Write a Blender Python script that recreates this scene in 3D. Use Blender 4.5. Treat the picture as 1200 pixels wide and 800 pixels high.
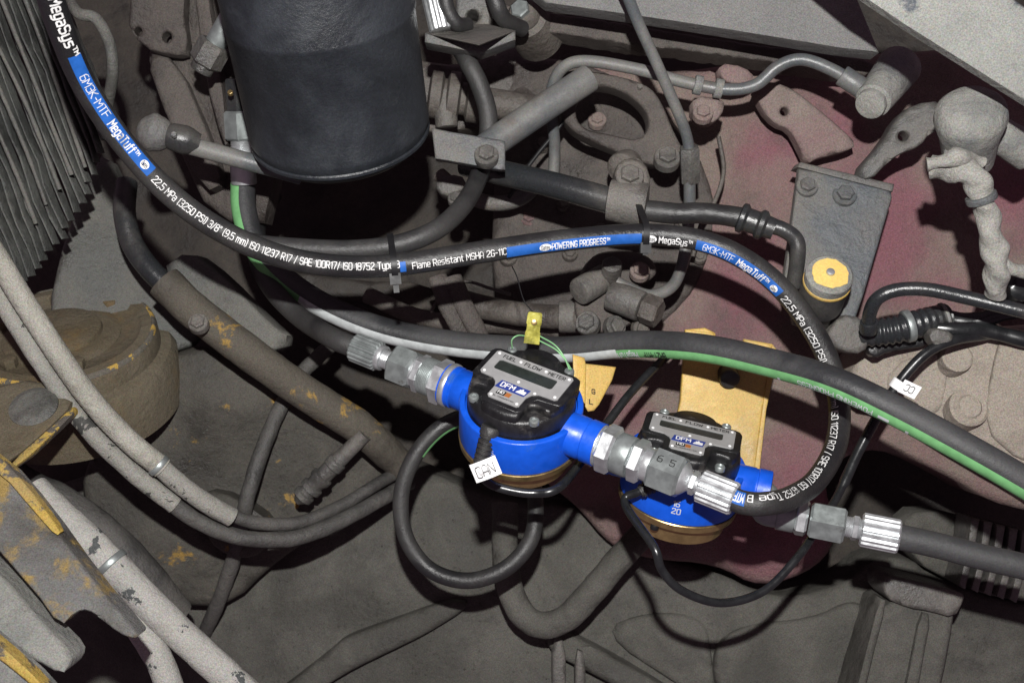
import bpy, bmesh, math, random
import numpy as np
from mathutils import Vector, Matrix, noise as mnoise
from mathutils.geometry import delaunay_2d_cdt
random.seed(7)
scene = bpy.context.scene
for o in list(bpy.data.objects): bpy.data.objects.remove(o)
C = scene.collection

# ------------------------------------------------------------------ camera, light, exposure
FPX = 1400.0                       # focal length in photo pixels (photo 1200 x 800)
PITCH = math.radians(40)
CAM = Vector((0, 0, 1.30))
R_ = Vector((1, 0, 0))
F_ = Vector((0, math.cos(PITCH), -math.sin(PITCH)))
U_ = Vector((0, math.sin(PITCH), math.cos(PITCH)))
T_ = -F_
cam = bpy.data.cameras.new('camera'); camo = bpy.data.objects.new('camera', cam); C.objects.link(camo)
camo.matrix_world = Matrix.Translation(CAM) @ Matrix((R_, U_, T_)).transposed().to_4x4()
cam.sensor_width = 36; cam.lens = 36 * FPX / 1200; cam.clip_start = .02; cam.clip_end = 50
cam.dof.use_dof = True; cam.dof.focus_distance = .80; cam.dof.aperture_fstop = 14
scene.camera = camo

world = bpy.data.worlds.new('World'); scene.world = world; world.use_nodes = True
bg = world.node_tree.nodes['Background']
bg.inputs[0].default_value = (.92, .60, .80, 1); bg.inputs[1].default_value = .135

# the photograph is lit by a flash held just above the lens
fl = bpy.data.lights.new('camera_flash', 'AREA'); fl.shape = 'RECTANGLE'; fl.size = .022; fl.size_y = .016
fl.energy = 15.8; fl.color = (1, .985, .96)
flo = bpy.data.objects.new('camera_flash', fl); C.objects.link(flo)
flo.matrix_world = Matrix.Translation(CAM + U_ * .175 + T_ * .11) @ Matrix((R_, U_, T_)).transposed().to_4x4()
vs = scene.view_settings
vs.view_transform = 'Standard'; vs.look = 'None'; vs.exposure = 0; vs.gamma = 1; vs.use_curve_mapping = False

# ------------------------------------------------------------------ helpers
def P(px, py, d):
    return CAM + F_ * d + R_ * ((px - 600) / FPX * d) + U_ * ((400 - py) / FPX * d)

def thing(name, label, cat, loc, group=None):
    o = bpy.data.objects.new(name, None); C.objects.link(o)
    o.empty_display_size = .02; o.location = loc
    o['label'] = label; o['category'] = cat
    if group: o['group'] = group
    return o
def tag(o, label, cat, group=None):
    o['label'] = label; o['category'] = cat
    if group: o['group'] = group
    return o
def struct(o):
    o['kind'] = 'structure'; return o
def root_loc(p):
    v = Vector((0, 0, 0))
    while p is not None:
        v += p.location; p = p.parent
    return v
def mk(name, verts, faces, mat, parent=None, smooth=True, angle=40):
    verts = [Vector(v) for v in verts]
    if parent is None:
        lo = Vector((min(v.x for v in verts) + max(v.x for v in verts), min(v.y for v in verts) + max(v.y for v in verts), 2 * min(v.z for v in verts))) / 2
    else:
        lo = root_loc(parent)
    me = bpy.data.meshes.new(name)
    me.from_pydata([v - lo for v in verts], [], faces); me.update()
    bm = bmesh.new(); bm.from_mesh(me)
    if not name.startswith(('print', 'stripe', 'band_print')):
        bmesh.ops.recalc_face_normals(bm, faces=bm.faces)
    bm.to_mesh(me); bm.free()
    if smooth:
        me.shade_smooth()
        try: me.set_sharp_from_angle(angle=math.radians(angle))
        except Exception: pass
    me.materials.append(mat)
    o = bpy.data.objects.new(name, me); C.objects.link(o)
    if parent is None: o.location = lo
    else: o.parent = parent
    return o

def perp(a):
    a = a.normalized()
    h = Vector((0, 0, 1)) if abs(a.z) < .9 else Vector((1, 0, 0))
    u = a.cross(h).normalized()
    return u, a.cross(u).normalized()

def lathe_vf(profile, o, axis, seg=32, rfn=None, u=None, cap=True):
    axis = axis.normalized()
    if u is None: u, w = perp(axis)
    else:
        u = (u - axis * u.dot(axis)).normalized(); w = axis.cross(u)
    V, Fc = [], []
    for (t, r) in profile:
        for k in range(seg):
            a = 2 * math.pi * k / seg
            rr = r * (rfn(k) if rfn else 1)
            V.append(o + axis * t + (u * math.cos(a) + w * math.sin(a)) * rr)
    n = len(profile)
    for i in range(n - 1):
        for k in range(seg):
            Fc.append((i * seg + k, i * seg + (k + 1) % seg, (i + 1) * seg + (k + 1) % seg, (i + 1) * seg + k))
    if cap: Fc.append(tuple(range(seg))[::-1]); Fc.append(tuple((n - 1) * seg + k for k in range(seg)))
    return V, Fc
def lathe(name, profile, o, axis, mat, parent=None, seg=32, rfn=None, u=None, angle=40, cap=True):
    V, Fc = lathe_vf(profile, o, axis, seg, rfn, u, cap)
    return mk(name, V, Fc, mat, parent, True, angle)
def bev(t0, t1, r, b):      # profile of a cylinder with rounded ends
    return [(t0, max(r - b, r * .05)), (t0 + b * .3, r - b * .3), (t0 + b, r), (t1 - b, r), (t1 - b * .3, r - b * .3), (t1, max(r - b, r * .05))]
def hexa(name, t0, t1, r, o, axis, mat, parent, u=None):
    b = r * .12
    pr = [(t0, r * .86), (t0 + b, r), (t1 - b, r), (t1, r * .86)]
    return lathe(name, pr, o, axis, mat, parent, 6, None, u, 20)

def cr(pts, n=10):          # Catmull-Rom through tuples
    pts = [np.array(p, float) for p in pts]
    q = [2 * pts[0] - pts[1]] + pts + [2 * pts[-1] - pts[-2]]
    out = []
    for i in range(1, len(q) - 2):
        a, b, c, d = q[i - 1], q[i], q[i + 1], q[i + 2]
        for k in range(n):
            t = k / n
            out.append(.5 * (2 * b + (c - a) * t + (2 * a - 5 * b + 4 * c - d) * t * t + (3 * b - a - 3 * c + d) * t ** 3))
    out.append(q[-2])
    return out
class Path:
    def __init__(s, pts3, n=10):
        s.p = [Vector(tuple(v)) for v in cr([tuple(v) for v in pts3], n)]
        s.L = [0]
        for a, b in zip(s.p, s.p[1:]): s.L.append(s.L[-1] + (b - a).length)
        s.len = s.L[-1]
    def at(s, l):
        l = max(0, min(s.len, l))
        i = min(max(int(np.searchsorted(s.L, l)) - 1, 0), len(s.p) - 2)
        t = (l - s.L[i]) / max(1e-9, s.L[i + 1] - s.L[i])
        c = s.p[i].lerp(s.p[i + 1], t)
        def tg(j):
            a = s.p[max(j - 1, 0)]; b = s.p[min(j + 1, len(s.p) - 1)]
            return (b - a).normalized()
        tn = tg(i).lerp(tg(i + 1), t).normalized()
        v = (CAM - c); v = (v - tn * v.dot(tn)).normalized()
        return c, tn, v, v.cross(tn)
    def near_px(s, px, py):     # length at the sample whose projection lies nearest a photo pixel
        best = (1e9, 0)
        for l, c in zip(s.L, s.p):
            q = c - CAM; d = q.dot(F_)
            x = 600 + q.dot(R_) / d * FPX; y = 400 - q.dot(U_) / d * FPX
            e = (x - px) ** 2 + (y - py) ** 2
            if e < best[0]: best = (e, l)
        return best[1]
def tube_path(name, path, r, mat, parent=None, seg=16, lump=0, rib=None, squash=1, cap=True, spiral=None):
    V, Fc = [], []
    P_ = path.p; n = len(P_)
    t0 = (P_[1] - P_[0]).normalized(); u, w = perp(t0)
    for i in range(n):
        t = (P_[min(i + 1, n - 1)] - P_[max(i - 1, 0)]).normalized()
        u = (u - t * u.dot(t)).normalized(); w = t.cross(u)
        rr = r(path.L[i] / path.len) if callable(r) else r
        if rib: rr *= 1 + rib[1] * (1 if (i % rib[0]) < rib[0] / 2 else -1)
        for k in range(seg):
            a = 2 * math.pi * k / seg
            r2 = rr * (1 + spiral[2] * math.cos(spiral[0] * a + spiral[1] * path.L[i])) if spiral else rr
            q = P_[i] + (u * math.cos(a) + w * math.sin(a) * squash) * r2
            if lump: q += (q - P_[i]) / rr * mnoise.noise(q * 90) * lump
            V.append(q)
    for i in range(n - 1):
        for k in range(seg):
            Fc.append((i * seg + k, i * seg + (k + 1) % seg, (i + 1) * seg + (k + 1) % seg, (i + 1) * seg + k))
    if cap:
        Fc.append(tuple(range(seg))[::-1]); Fc.append(tuple((n - 1) * seg + k for k in range(seg)))
    return mk(name, V, Fc, mat, parent, True, 50)
def tube(name, pts, r, mat, parent=None, n=10, **k):
    return tube_path(name, Path([P(*p) for p in pts], n), r, mat, parent, **k)

def wrap_patch(name, path, l0, l1, a0, a1, r, mat, parent, lift=.00025, n=None, na=6):
    n = n or max(2, int((l1 - l0) / .004)); V, Fc = [], []
    for i in range(n + 1):
        c, t, v, s = path.at(l0 + (l1 - l0) * i / n)
        for k in range(na + 1):
            a = math.radians(a0 + (a1 - a0) * k / na)
            V.append(c + (v * math.cos(a) + s * math.sin(a)) * (r + lift))
    for i in range(n):
        for k in range(na):
            j = i * (na + 1) + k
            Fc.append((j, j + na + 1, j + na + 2, j + 1))
    return mk(name, V, Fc, mat, parent)

_tc = {}
def _p(t): return [tuple(float(v) for v in q.split(',')) for q in t.split()]
_O = '.7,0 2.7,0 3.4,.7 3.4,5.3 2.7,6 .7,6 0,5.3 0,.7 .7,0'
_o = '.6,0 2.2,0 2.8,.6 2.8,3.7 2.2,4.3 .6,4.3 0,3.7 0,.6 .6,0'
GL = {'0': [_O], '1': ['.2,4.9 1.4,6 1.4,0'], '2': ['0,5 .7,6 2.7,6 3.4,5.3 3.4,4 0,.9 0,0 3.5,0'],
 '3': ['0,5.3 .7,6 2.7,6 3.4,5.3 3.4,3.7 2.8,3.1 3.4,2.5 3.4,.7 2.7,0 .7,0 0,.7', '1.2,3.1 2.8,3.1'], '5': ['3.4,6 0,6 0,3.4 2.7,3.4 3.4,2.7 3.4,.7 2.7,0 .7,0 0,.7'],
 '6': ['3.1,6 1.4,6 0,4.6 0,.7 .7,0 2.7,0 3.4,.7 3.4,2.6 2.7,3.3 .2,3.3'], '7': ['0,6 3.4,6 3.4,5.2 1.2,0'],
 '8': ['.7,3.1 .1,3.7 .1,5.3 .7,6 2.7,6 3.3,5.3 3.3,3.7 2.7,3.1 3.4,2.4 3.4,.7 2.7,0 .7,0 0,.7 0,2.4 .7,3.1', '.9,3.1 2.5,3.1'], '9': ['.3,0 2,0 3.4,1.4 3.4,5.3 2.7,6 .7,6 0,5.3 0,3.4 .7,2.7 3.2,2.7'],
 'A': ['0,0 0,4.6 1,6 2.4,6 3.4,4.6 3.4,0', '.3,2.2 3.1,2.2'], 'B': ['0,0 0,6 2.6,6 3.3,5.3 3.3,3.7 2.7,3.1 3.4,2.4 3.4,.7 2.7,0 0,0', '.3,3.1 2.6,3.1'],
 'C': ['3.4,5.2 2.7,6 .7,6 0,5.3 0,.7 .7,0 2.7,0 3.4,.8'], 'D': ['0,0 0,6 2.4,6 3.4,5 3.4,1 2.4,0 0,0'], 'E': ['3.3,6 0,6 0,0 3.3,0', '.3,3.1 2.9,3.1'], 'F': ['3.3,6 0,6 0,0', '.3,3.1 2.9,3.1'],
 'G': ['3.4,5.2 2.7,6 .7,6 0,5.3 0,.7 .7,0 2.7,0 3.4,.7 3.4,2.8 1.8,2.8'], 'H': ['0,0 0,6', '3.4,0 3.4,6', '.3,3.1 3.1,3.1'], 'I': ['.4,0 .4,6'], 'K': ['0,0 0,6', '3.4,6 .4,3 3.5,0'], 'L': ['0,6 0,0 3.1,0'],
 'M': ['0,0 0,6 2,2.6 4,6 4,0'], 'N': ['0,0 0,6 3.4,0 3.4,6'], 'O': [_O], 'P': ['0,0 0,6 2.7,6 3.4,5.3 3.4,3.3 2.7,2.6 .3,2.6'], 'R': ['0,0 0,6 2.7,6 3.4,5.3 3.4,3.5 2.7,2.8 .3,2.8', '1.8,2.6 3.5,0'],
 'S': ['3.4,5.2 2.7,6 .7,6 0,5.3 0,3.8 .7,3.1 2.7,3.1 3.4,2.4 3.4,.7 2.7,0 .7,0 0,.8'], 'T': ['0,6 3.6,6', '1.8,5.6 1.8,0'], 'U': ['0,6 0,.7 .7,0 2.7,0 3.4,.7 3.4,6'], 'W': ['0,6 1,0 2.3,4.4 3.6,0 4.6,6'],
 'a': ['.3,4.3 2.1,4.3 2.8,3.6 2.8,0 .6,0 0,.6 0,1.8 .6,2.4 2.5,2.4'], 'b': ['0,6 0,0 2.2,0 2.8,.6 2.8,3.7 2.2,4.3 .3,4.3'], 'e': ['.2,2.1 2.8,2.1 2.8,3.7 2.2,4.3 .6,4.3 0,3.7 0,.6 .6,0 2.7,0'],
 'f': ['2,6 1.3,6 .7,5.4 .7,0', '0,4.2 1.9,4.2'], 'g': ['2.5,0 .6,0 0,.6 0,3.7 .6,4.3 2.8,4.3 2.8,-1 2.2,-1.6 .3,-1.6'], 'i': ['.4,0 .4,4.3', '.4,5.3 .4,6.1'], 'l': ['.4,0 .4,6'], 'm': ['0,0 0,4.3 3.7,4.3 4.2,3.8 4.2,0', '2.1,4 2.1,0'],
 'n': ['0,0 0,4.3 2.2,4.3 2.8,3.7 2.8,0'], 'o': [_o], 'p': ['0,-1.6 0,4.3 2.2,4.3 2.8,3.7 2.8,.6 2.2,0 .3,0'], 's': ['2.7,4.3 .6,4.3 0,3.7 0,2.7 .6,2.2 2.2,2.2 2.8,1.7 2.8,.6 2.2,0 .1,0'], 't': ['.7,5.8 .7,.6 1.3,0 2,0', '0,4.2 1.9,4.2'],
 'u': ['0,4.3 0,.6 .6,0 2.8,0 2.8,4.3'], 'y': ['0,4.3 0,.6 .6,0 2.5,0', '2.8,4.3 2.8,-1 2.2,-1.6 .5,-1.6'], '(': ['1.3,6.4 .4,5.4 .4,.6 1.3,-.4'], ')': ['0,6.4 .9,5.4 .9,.6 0,-.4'], '/': ['0,-.4 2.2,6.4'], '.': ['.4,0 .4,.7'], ',': ['.5,.8 .5,0 .1,-.9'], '-': ['.1,2.8 2,2.8'], '"': ['.2,6 .2,4.6', '1.4,6 1.4,4.6'],
 '\u2122': ['0,6 1.8,6', '.9,5.8 .9,3.4', '2.5,3.4 2.5,6 3.5,4.6 4.5,6 4.5,3.4'], ' ': []}
def stroke(pts, t):
    q = [pts[0]]
    for a, b in zip(pts, pts[1:]):
        k = max(1, round(math.dist(a, b) / 1.1))
        q += [(a[0] + (b[0] - a[0]) * i / k, a[1] + (b[1] - a[1]) * i / k) for i in range(1, k + 1)]
    pts = [Vector(p) for p in q]; n = len(pts); out = []; closed = (pts[0] - pts[-1]).length < 1e-6
    if not closed:
        d = (pts[0] - pts[1]).normalized(); pts[0] = pts[0] + d * t * .8
        d = (pts[-1] - pts[-2]).normalized(); pts[-1] = pts[-1] + d * t * .8
    for i in range(n):
        a = pts[i - 1] if i else (pts[-2] if closed else None); b = pts[i + 1] if i < n - 1 else (pts[1] if closed else None)
        d1 = (pts[i] - a).normalized() if a is not None else None; d2 = (b - pts[i]).normalized() if b is not None else None
        d1 = d1 or d2; d2 = d2 or d1
        n1 = Vector((-d1.y, d1.x)); n2 = Vector((-d2.y, d2.x)); m = (n1 + n2)
        m = m.normalized() if m.length > 1e-4 else n1
        k = min(1.5, 1 / max(.35, m.dot(n1)))
        out.append((pts[i] + m * t * k, pts[i] - m * t * k))
    return out
def text_vf(body, size, bold=0, shear=0, space=1):
    key = (body, size, bold)
    if key in _tc: return _tc[key]
    t = .36 + bold * 9; V, Fc = [], []; x = 0; sc = .7 / 6 * size
    for ch in body:
        if ch == ' ': x += 2.4; continue
        w = 0; k = 0
        for k, pl in enumerate(GL[ch]):
            st = stroke(_p(pl), t * (.6 if ch == '\u2122' else 1)); i0 = len(V)
            for (a, b) in st:
                for q in (a, b):
                    V.append(Vector(((q.x + x) * sc, (q.y - 3) * sc, k * .00004)))
            w = max(w, max(p[0] for p in _p(pl)))
            Fc += [(i0 + 2 * j, i0 + 2 * j + 1, i0 + 2 * j + 3, i0 + 2 * j + 2) for j in range(len(st) - 1)]
        x += w + 1.15 + 2 * bold * 9
    x0 = min(v.x for v in V); w = max(v.x for v in V) - x0
    _tc[key] = (V, Fc, w, x0); return _tc[key]
def wrap_text(name, body, path, l0, l1, ang, r, mat, parent, height, bold=.02, lift=.0005, flip=False):
    """lettering printed along a hose from length l0 to l1 at angle ang (deg) round it"""
    V, Fc, w, x0 = text_vf(body, 1.0, bold)
    out = []
    for v in V:
        u = (v.x - x0) / w
        y = (v.y) * height / .7
        if flip: u = 1 - u; y = -y
        c, t, vv, s = path.at(l0 + (l1 - l0) * u)
        a = math.radians(ang) + y / r
        out.append(c + (vv * math.cos(a) + s * math.sin(a)) * (r + lift + v.z))
    return mk(name, out, Fc, mat, parent, False)
def flat_text(name, body, o, x, y, width, height, mat, parent, bold=.02, shear=0, lift=.0003):
    V, Fc, w, x0 = text_vf(body, 1.0, bold, shear)
    nrm = x.cross(y)
    out = [o + x * ((v.x - x0) / w * width) + y * (v.y * height / .7) + nrm * (lift + math.copysign(v.z, lift)) for v in V]
    return mk(name, out, Fc, mat, parent, False)

def plane3(a, b, c):        # true plane through three (px, py, depth); returns depth at a pixel
    A = np.array([[p[0], p[1], 1] for p in (a, b, c)], float); bb = np.array([1 / p[2] for p in (a, b, c)])
    k = np.linalg.solve(A, bb)
    return lambda x, y: 1 / (k[0] * x + k[1] * y + k[2])
def chaikin(poly, n=2):
    for _ in range(n):
        q = []
        for i in range(len(poly)):
            a, b = poly[i], poly[(i + 1) % len(poly)]
            q.append((a[0] * .75 + b[0] * .25, a[1] * .75 + b[1] * .25)); q.append((a[0] * .25 + b[0] * .75, a[1] * .25 + b[1] * .75))
        poly = q
    return poly
def densify(poly, step):
    out = []
    for i in range(len(poly)):
        a, b = poly[i], poly[(i + 1) % len(poly)]
        n = max(1, int(math.dist(a, b) / step))
        for k in range(n): out.append((a[0] + (b[0] - a[0]) * k / n, a[1] + (b[1] - a[1]) * k / n))
    return out
def inside(pts, poly):
    x, y = pts[:, 0], pts[:, 1]; r = np.zeros(len(pts), bool)
    for i in range(len(poly)):
        (x0, y0), (x1, y1) = poly[i - 1], poly[i]
        if y0 == y1: continue
        c = ((y0 > y) != (y1 > y)) & (x < (x1 - x0) * (y - y0) / (y1 - y0) + x0)
        r ^= c
    return r
def edist(pts, polys):
    d = np.full(len(pts), 1e9)
    for poly in polys:
        for i in range(len(poly)):
            a = np.array(poly[i - 1]); b = np.array(poly[i]); ab = b - a
            t = np.clip(((pts - a) @ ab) / max(1e-9, ab @ ab), 0, 1)
            d = np.minimum(d, np.linalg.norm(pts - (a + t[:, None] * ab), axis=1))
    return d
def circ(cx, cy, rx, ry=None, n=20, rot=0):
    ry = ry or rx; c, s = math.cos(math.radians(rot)), math.sin(math.radians(rot))
    return [(cx + rx * math.cos(a) * c - ry * math.sin(a) * s, cy + rx * math.cos(a) * s + ry * math.sin(a) * c) for a in (2 * math.pi * k / n for k in range(n))]
def relief(name, poly, dfn, mat, parent=None, step=14, thick=.02, roll=5, amp=.0007, holes=(), rnd=1, bumps=(), rough_edge=0, nscale=22):
    """a cast or pressed piece: outline, depth plane, rounded edges, lumpy face, real thickness"""
    if not callable(dfn): dfn = plane3(*dfn)
    poly = chaikin(poly, rnd) if rnd else list(poly)
    seg = max(3.0, min(step, roll * 2.2, 12))
    poly = densify(poly, seg)
    if rough_edge:
        poly = [(x + rough_edge * mnoise.noise(Vector((x * .11, y * .11, 3.3))), y + rough_edge * mnoise.noise(Vector((x * .11, y * .11, 8.1)))) for x, y in poly]
    loops = [poly] + [densify(h, max(2.5, seg * .7)) for h in holes]
    pts = [p for l in loops for p in l]; edges = []; k = 0
    for l in loops:
        edges += [(k + i, k + (i + 1) % len(l)) for i in range(len(l))]; k += len(l)
    cand = []
    for l in loops:
        for i in range(len(l)):
            a, b, c = np.array(l[i - 1]), np.array(l[i]), np.array(l[(i + 1) % len(l)])
            t = c - a; t = t / max(1e-9, np.linalg.norm(t)); nn = np.array((-t[1], t[0]))
            for sgn in (1, -1):
                for f in (.35, 1.0): cand.append(b + nn * sgn * roll * f)
    cand = np.array(cand); ed = edist(cand, loops)
    fr = np.tile(np.array((.35, .35)), len(cand) // 2)[:len(cand)]
    req = np.array([roll * (.35 if i % 2 == 0 else 1.0) for i in range(len(cand))])
    cand = cand[ed > req * .93]
    xs = [p[0] for p in poly]; ys = [p[1] for p in poly]
    g = []
    for yy in np.arange(min(ys), max(ys), step):
        for xx in np.arange(min(xs), max(xs), step):
            g.append((xx + random.uniform(-.25, .25) * step, yy + random.uniform(-.25, .25) * step))
    if g:
        g = np.array(g); g = g[edist(g, loops) > roll * 1.3]
        cand = np.vstack([cand, g]) if len(g) else cand
    ok = inside(cand, poly)
    for h in loops[1:]: ok &= ~inside(cand, h)
    cand = cand[ok]
    allp = [Vector(p) for p in pts] + [Vector((float(p[0]), float(p[1]))) for p in cand]
    vo, eo, fo, *_ = delaunay_2d_cdt(allp, edges, [], 0, 1e-4)
    vo = np.array([(v.x, v.y) for v in vo])
    cen = np.array([vo[list(f)].mean(0) for f in fo])
    keep = inside(cen, poly)
    for h in loops[1:]: keep &= ~inside(cen, h)
    dd = edist(vo, loops)
    V = []
    for (x, y), e in zip(vo, dd):
        d = dfn(x, y)
        if e < roll:
            q = 1 - e / roll; d += (1 - math.sqrt(max(0, 1 - q * q))) * roll * d / FPX
        for (bx, by, rx, ry, h) in bumps:
            w = ((x - bx) / rx) ** 2 + ((y - by) / ry) ** 2
            if w < 6: d -= h * math.exp(-w)
        p = P(x, y, d)
        d -= amp * (mnoise.fractal(p * nscale, 1, 2, 4) + .5 * mnoise.noise(p * nscale * 6))
        V.append(P(x, y, d))
    Fc = [tuple(f) for f, kq in zip(fo, keep) if kq]
    used = sorted({i for f in Fc for i in f}); mp = {o: i for i, o in enumerate(used)}
    V = [V[i] for i in used]; Fc = [tuple(mp[i] for i in f) for f in Fc]
    # side walls and back
    cnt = {}
    for f in Fc:
        for i in range(3):
            e = (f[i], f[(i + 1) % 3]); cnt[tuple(sorted(e))] = cnt.get(tuple(sorted(e)), []) + [e]
    b = [v[0] for v in cnt.values() if len(v) == 1]
    bi = {}
    for e in b:
        for i in e:
            if i not in bi:
                bi[i] = len(V); V.append(V[i] + F_ * thick)
    for (i, j) in b: Fc.append((j, i, bi[i], bi[j]))
    return mk(name, V, Fc, mat, parent, True, 55)

def bolt(parent, px, py, d, rpx, mat, nrm=None, washer=True, name='bolt', hexh=.6, spin=0):
    nrm = (nrm or (T_ * .85 + U_ * .45)).normalized(); r = rpx / FPX * d; o = P(px, py, d)
    u, w = perp(nrm); u = u * math.cos(spin) + w * math.sin(spin)
    V, Fc = lathe_vf([(-r * .6, r * .86), (r * hexh * .8, r * .86), (r * hexh, r * .72)], o, nrm, 6, None, u)
    if washer:
        V2, F2 = lathe_vf([(-r * .8, r * 1.2), (0, r * 1.2), (r * .12, r * 1.12)], o, nrm, 20, None, u)
        k = len(V); V += V2; Fc += [tuple(i + k for i in f) for f in F2]
    return mk(name, V, Fc, mat, parent, True, 25)

# ------------------------------------------------------------------ materials
def nodes(name):
    m = bpy.data.materials.new(name); m.use_nodes = True
    nt = m.node_tree; b = nt.nodes['Principled BSDF']
    return m, nt, b
def N(nt, typ, **kw):
    n = nt.nodes.new(typ)
    for k, v in kw.items():
        if k in n.inputs: n.inputs[k].default_value = v
        else: setattr(n, k, v)
    return n
def mixc(nt, fac, a, b, bt='MIX'):
    m = nt.nodes.new('ShaderNodeMix'); m.data_type = 'RGBA'; m.blend_type = bt
    for s, v in ((0, fac), (6, a), (7, b)):
        if hasattr(v, 'is_linked') or hasattr(v, 'links'): nt.links.new(v, m.inputs[s])
        else: m.inputs[s].default_value = v if s == 0 else (*v, 1)
    return m.outputs[2]
def ramp(nt, src, a, b, lo=0, hi=1):
    r = nt.nodes.new('ShaderNodeMapRange'); r.interpolation_type = 'SMOOTHSTEP'
    nt.links.new(src, r.inputs[0]); r.inputs[1].default_value = a; r.inputs[2].default_value = b
    r.inputs[3].default_value = lo; r.inputs[4].default_value = hi
    return r.outputs[0]
def noise(nt, co, scale, det=4, rough=.55, dist=0):
    n = nt.nodes.new('ShaderNodeTexNoise'); nt.links.new(co, n.inputs['Vector'])
    n.inputs['Scale'].default_value = scale; n.inputs['Detail'].default_value = det; n.inputs['Roughness'].default_value = rough
    n.inputs['Distortion'].default_value = dist
    return n.outputs['Fac']
def dusty(name, paint, dust, amt=.5, rough=.8, chip=None, chipamt=.3, bump=.6, grain=.34, metal=0, stain=None, stainamt=.35, scale=14, spec=.3, rlow=None, chipscale=42, soft=.012, wiped=()):
    m, nt, b = nodes(name)
    tc = N(nt, 'ShaderNodeTexCoord'); geo = N(nt, 'ShaderNodeNewGeometry'); co = geo.outputs['Position']
    n1 = noise(nt, co, scale, 7, .62, .4)
    f1 = ramp(nt, n1, .55 - amt * .5, .88 - amt * .5)
    if wiped:       # places rubbed clean of dust, with ragged outlines
        wn = nt.nodes.new('ShaderNodeTexNoise'); nt.links.new(co, wn.inputs['Vector']); wn.inputs['Scale'].default_value = 30; wn.inputs['Detail'].default_value = 5
        ws = N(nt, 'ShaderNodeVectorMath', operation='SCALE'); nt.links.new(wn.outputs['Color'], ws.inputs[0]); ws.inputs['Scale'].default_value = .07
        wa = N(nt, 'ShaderNodeVectorMath', operation='ADD'); nt.links.new(co, wa.inputs[0]); nt.links.new(ws.outputs[0], wa.inputs[1])
        for (pt, rad) in wiped:
            dn = N(nt, 'ShaderNodeVectorMath', operation='DISTANCE'); nt.links.new(wa.outputs[0], dn.inputs[0]); dn.inputs[1].default_value = pt + Vector((.035, .035, .035))
            mu = N(nt, 'ShaderNodeMath', operation='MULTIPLY'); nt.links.new(f1, mu.inputs[0]); nt.links.new(ramp(nt, dn.outputs['Value'], rad * .25, rad, .12, 1), mu.inputs[1]); f1 = mu.outputs[0]
    col = mixc(nt, f1, paint, dust)
    if stain:
        fst = ramp(nt, noise(nt, co, scale * 1.9 + 5, 7, .68, .3), .58 - stainamt * .35, .92 - stainamt * .35, 0, .85)
        col = mixc(nt, fst, col, stain)
    ncol = nt.nodes.new('ShaderNodeTexNoise'); nt.links.new(co, ncol.inputs['Vector']); ncol.inputs['Scale'].default_value = 650; ncol.inputs['Detail'].default_value = 2
    col = mixc(nt, .20, col, ncol.outputs['Color'], 'OVERLAY')
    if chip:
        nc = noise(nt, co, chipscale, 7, .66, .3); fc = ramp(nt, nc, .70 - chipamt * .35, .70 - chipamt * .35 + soft)
        col = mixc(nt, fc, col, chip)
    ng = noise(nt, co, 1150, 3, .75)
    g = ramp(nt, ng, .25, .75, 1 - grain, 1 + grain)
    mul = N(nt, 'ShaderNodeVectorMath', operation='SCALE'); nt.links.new(col, mul.inputs[0]); nt.links.new(g, mul.inputs['Scale'])
    nt.links.new(mul.outputs[0], b.inputs['Base Color'])
    rr = ramp(nt, f1, 0, 1, rlow if rlow else rough - .12, rough + .1)
    if stain:
        ro = nt.nodes.new('ShaderNodeMapRange'); nt.links.new(fst, ro.inputs[0]); ro.inputs[3].default_value = 1; ro.inputs[4].default_value = .38
        mm = N(nt, 'ShaderNodeMath', operation='MULTIPLY'); nt.links.new(rr, mm.inputs[0]); nt.links.new(ro.outputs[0], mm.inputs[1]); rr = mm.outputs[0]
    nt.links.new(rr, b.inputs['Roughness'])
    b.inputs['Metallic'].default_value = metal; b.inputs['Specular IOR Level'].default_value = spec
    nb = noise(nt, co, 260, 6, .68)
    bp = N(nt, 'ShaderNodeBump', Strength=bump, Distance=.0016); nt.links.new(nb, bp.inputs['Height'])
    if bump >= .5:
        b2 = N(nt, 'ShaderNodeBump', Strength=.55, Distance=.004); nt.links.new(noise(nt, co, 55, 5, .6, .6), b2.inputs['Height'])
        nt.links.new(b2.outputs[0], bp.inputs['Normal'])
    nt.links.new(bp.outputs[0], b.inputs['Normal'])
    return m
def plain(name, col, rough=.5, metal=0, spec=.5, bump=0, bscale=400, var=.1, grime=None, grimeamt=.2):
    m, nt, b = nodes(name)
    geo = N(nt, 'ShaderNodeNewGeometry'); co = geo.outputs['Position']
    n1 = noise(nt, co, 130, 5, .6)
    g = ramp(nt, n1, .3, .7, 1 - var, 1 + var)
    c = mixc(nt, 0.0, col, col)
    if grime: c = mixc(nt, ramp(nt, noise(nt, co, 48, 7, .66, .5), .72 - grimeamt * .5, .82 - grimeamt * .5), col, grime)
    mul = N(nt, 'ShaderNodeVectorMath', operation='SCALE'); nt.links.new(c, mul.inputs[0]); nt.links.new(g, mul.inputs['Scale'])
    nt.links.new(mul.outputs[0], b.inputs['Base Color'])
    b.inputs['Metallic'].default_value = metal; b.inputs['Specular IOR Level'].default_value = spec
    nt.links.new(ramp(nt, n1, .3, .7, max(.05, rough - .07), rough + .07), b.inputs['Roughness'])
    if bump:
        bp = N(nt, 'ShaderNodeBump', Strength=bump, Distance=.0006); nt.links.new(noise(nt, co, bscale, 4, .6), bp.inputs['Height'])
        nt.links.new(bp.outputs[0], b.inputs['Normal'])
    return m
M = {}
M['block'] = dusty('dirty_dark_casting', (.028, .024, .021), (.062, .054, .046), .5, .8, stain=(.014, .012, .011), stainamt=.45)
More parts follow.
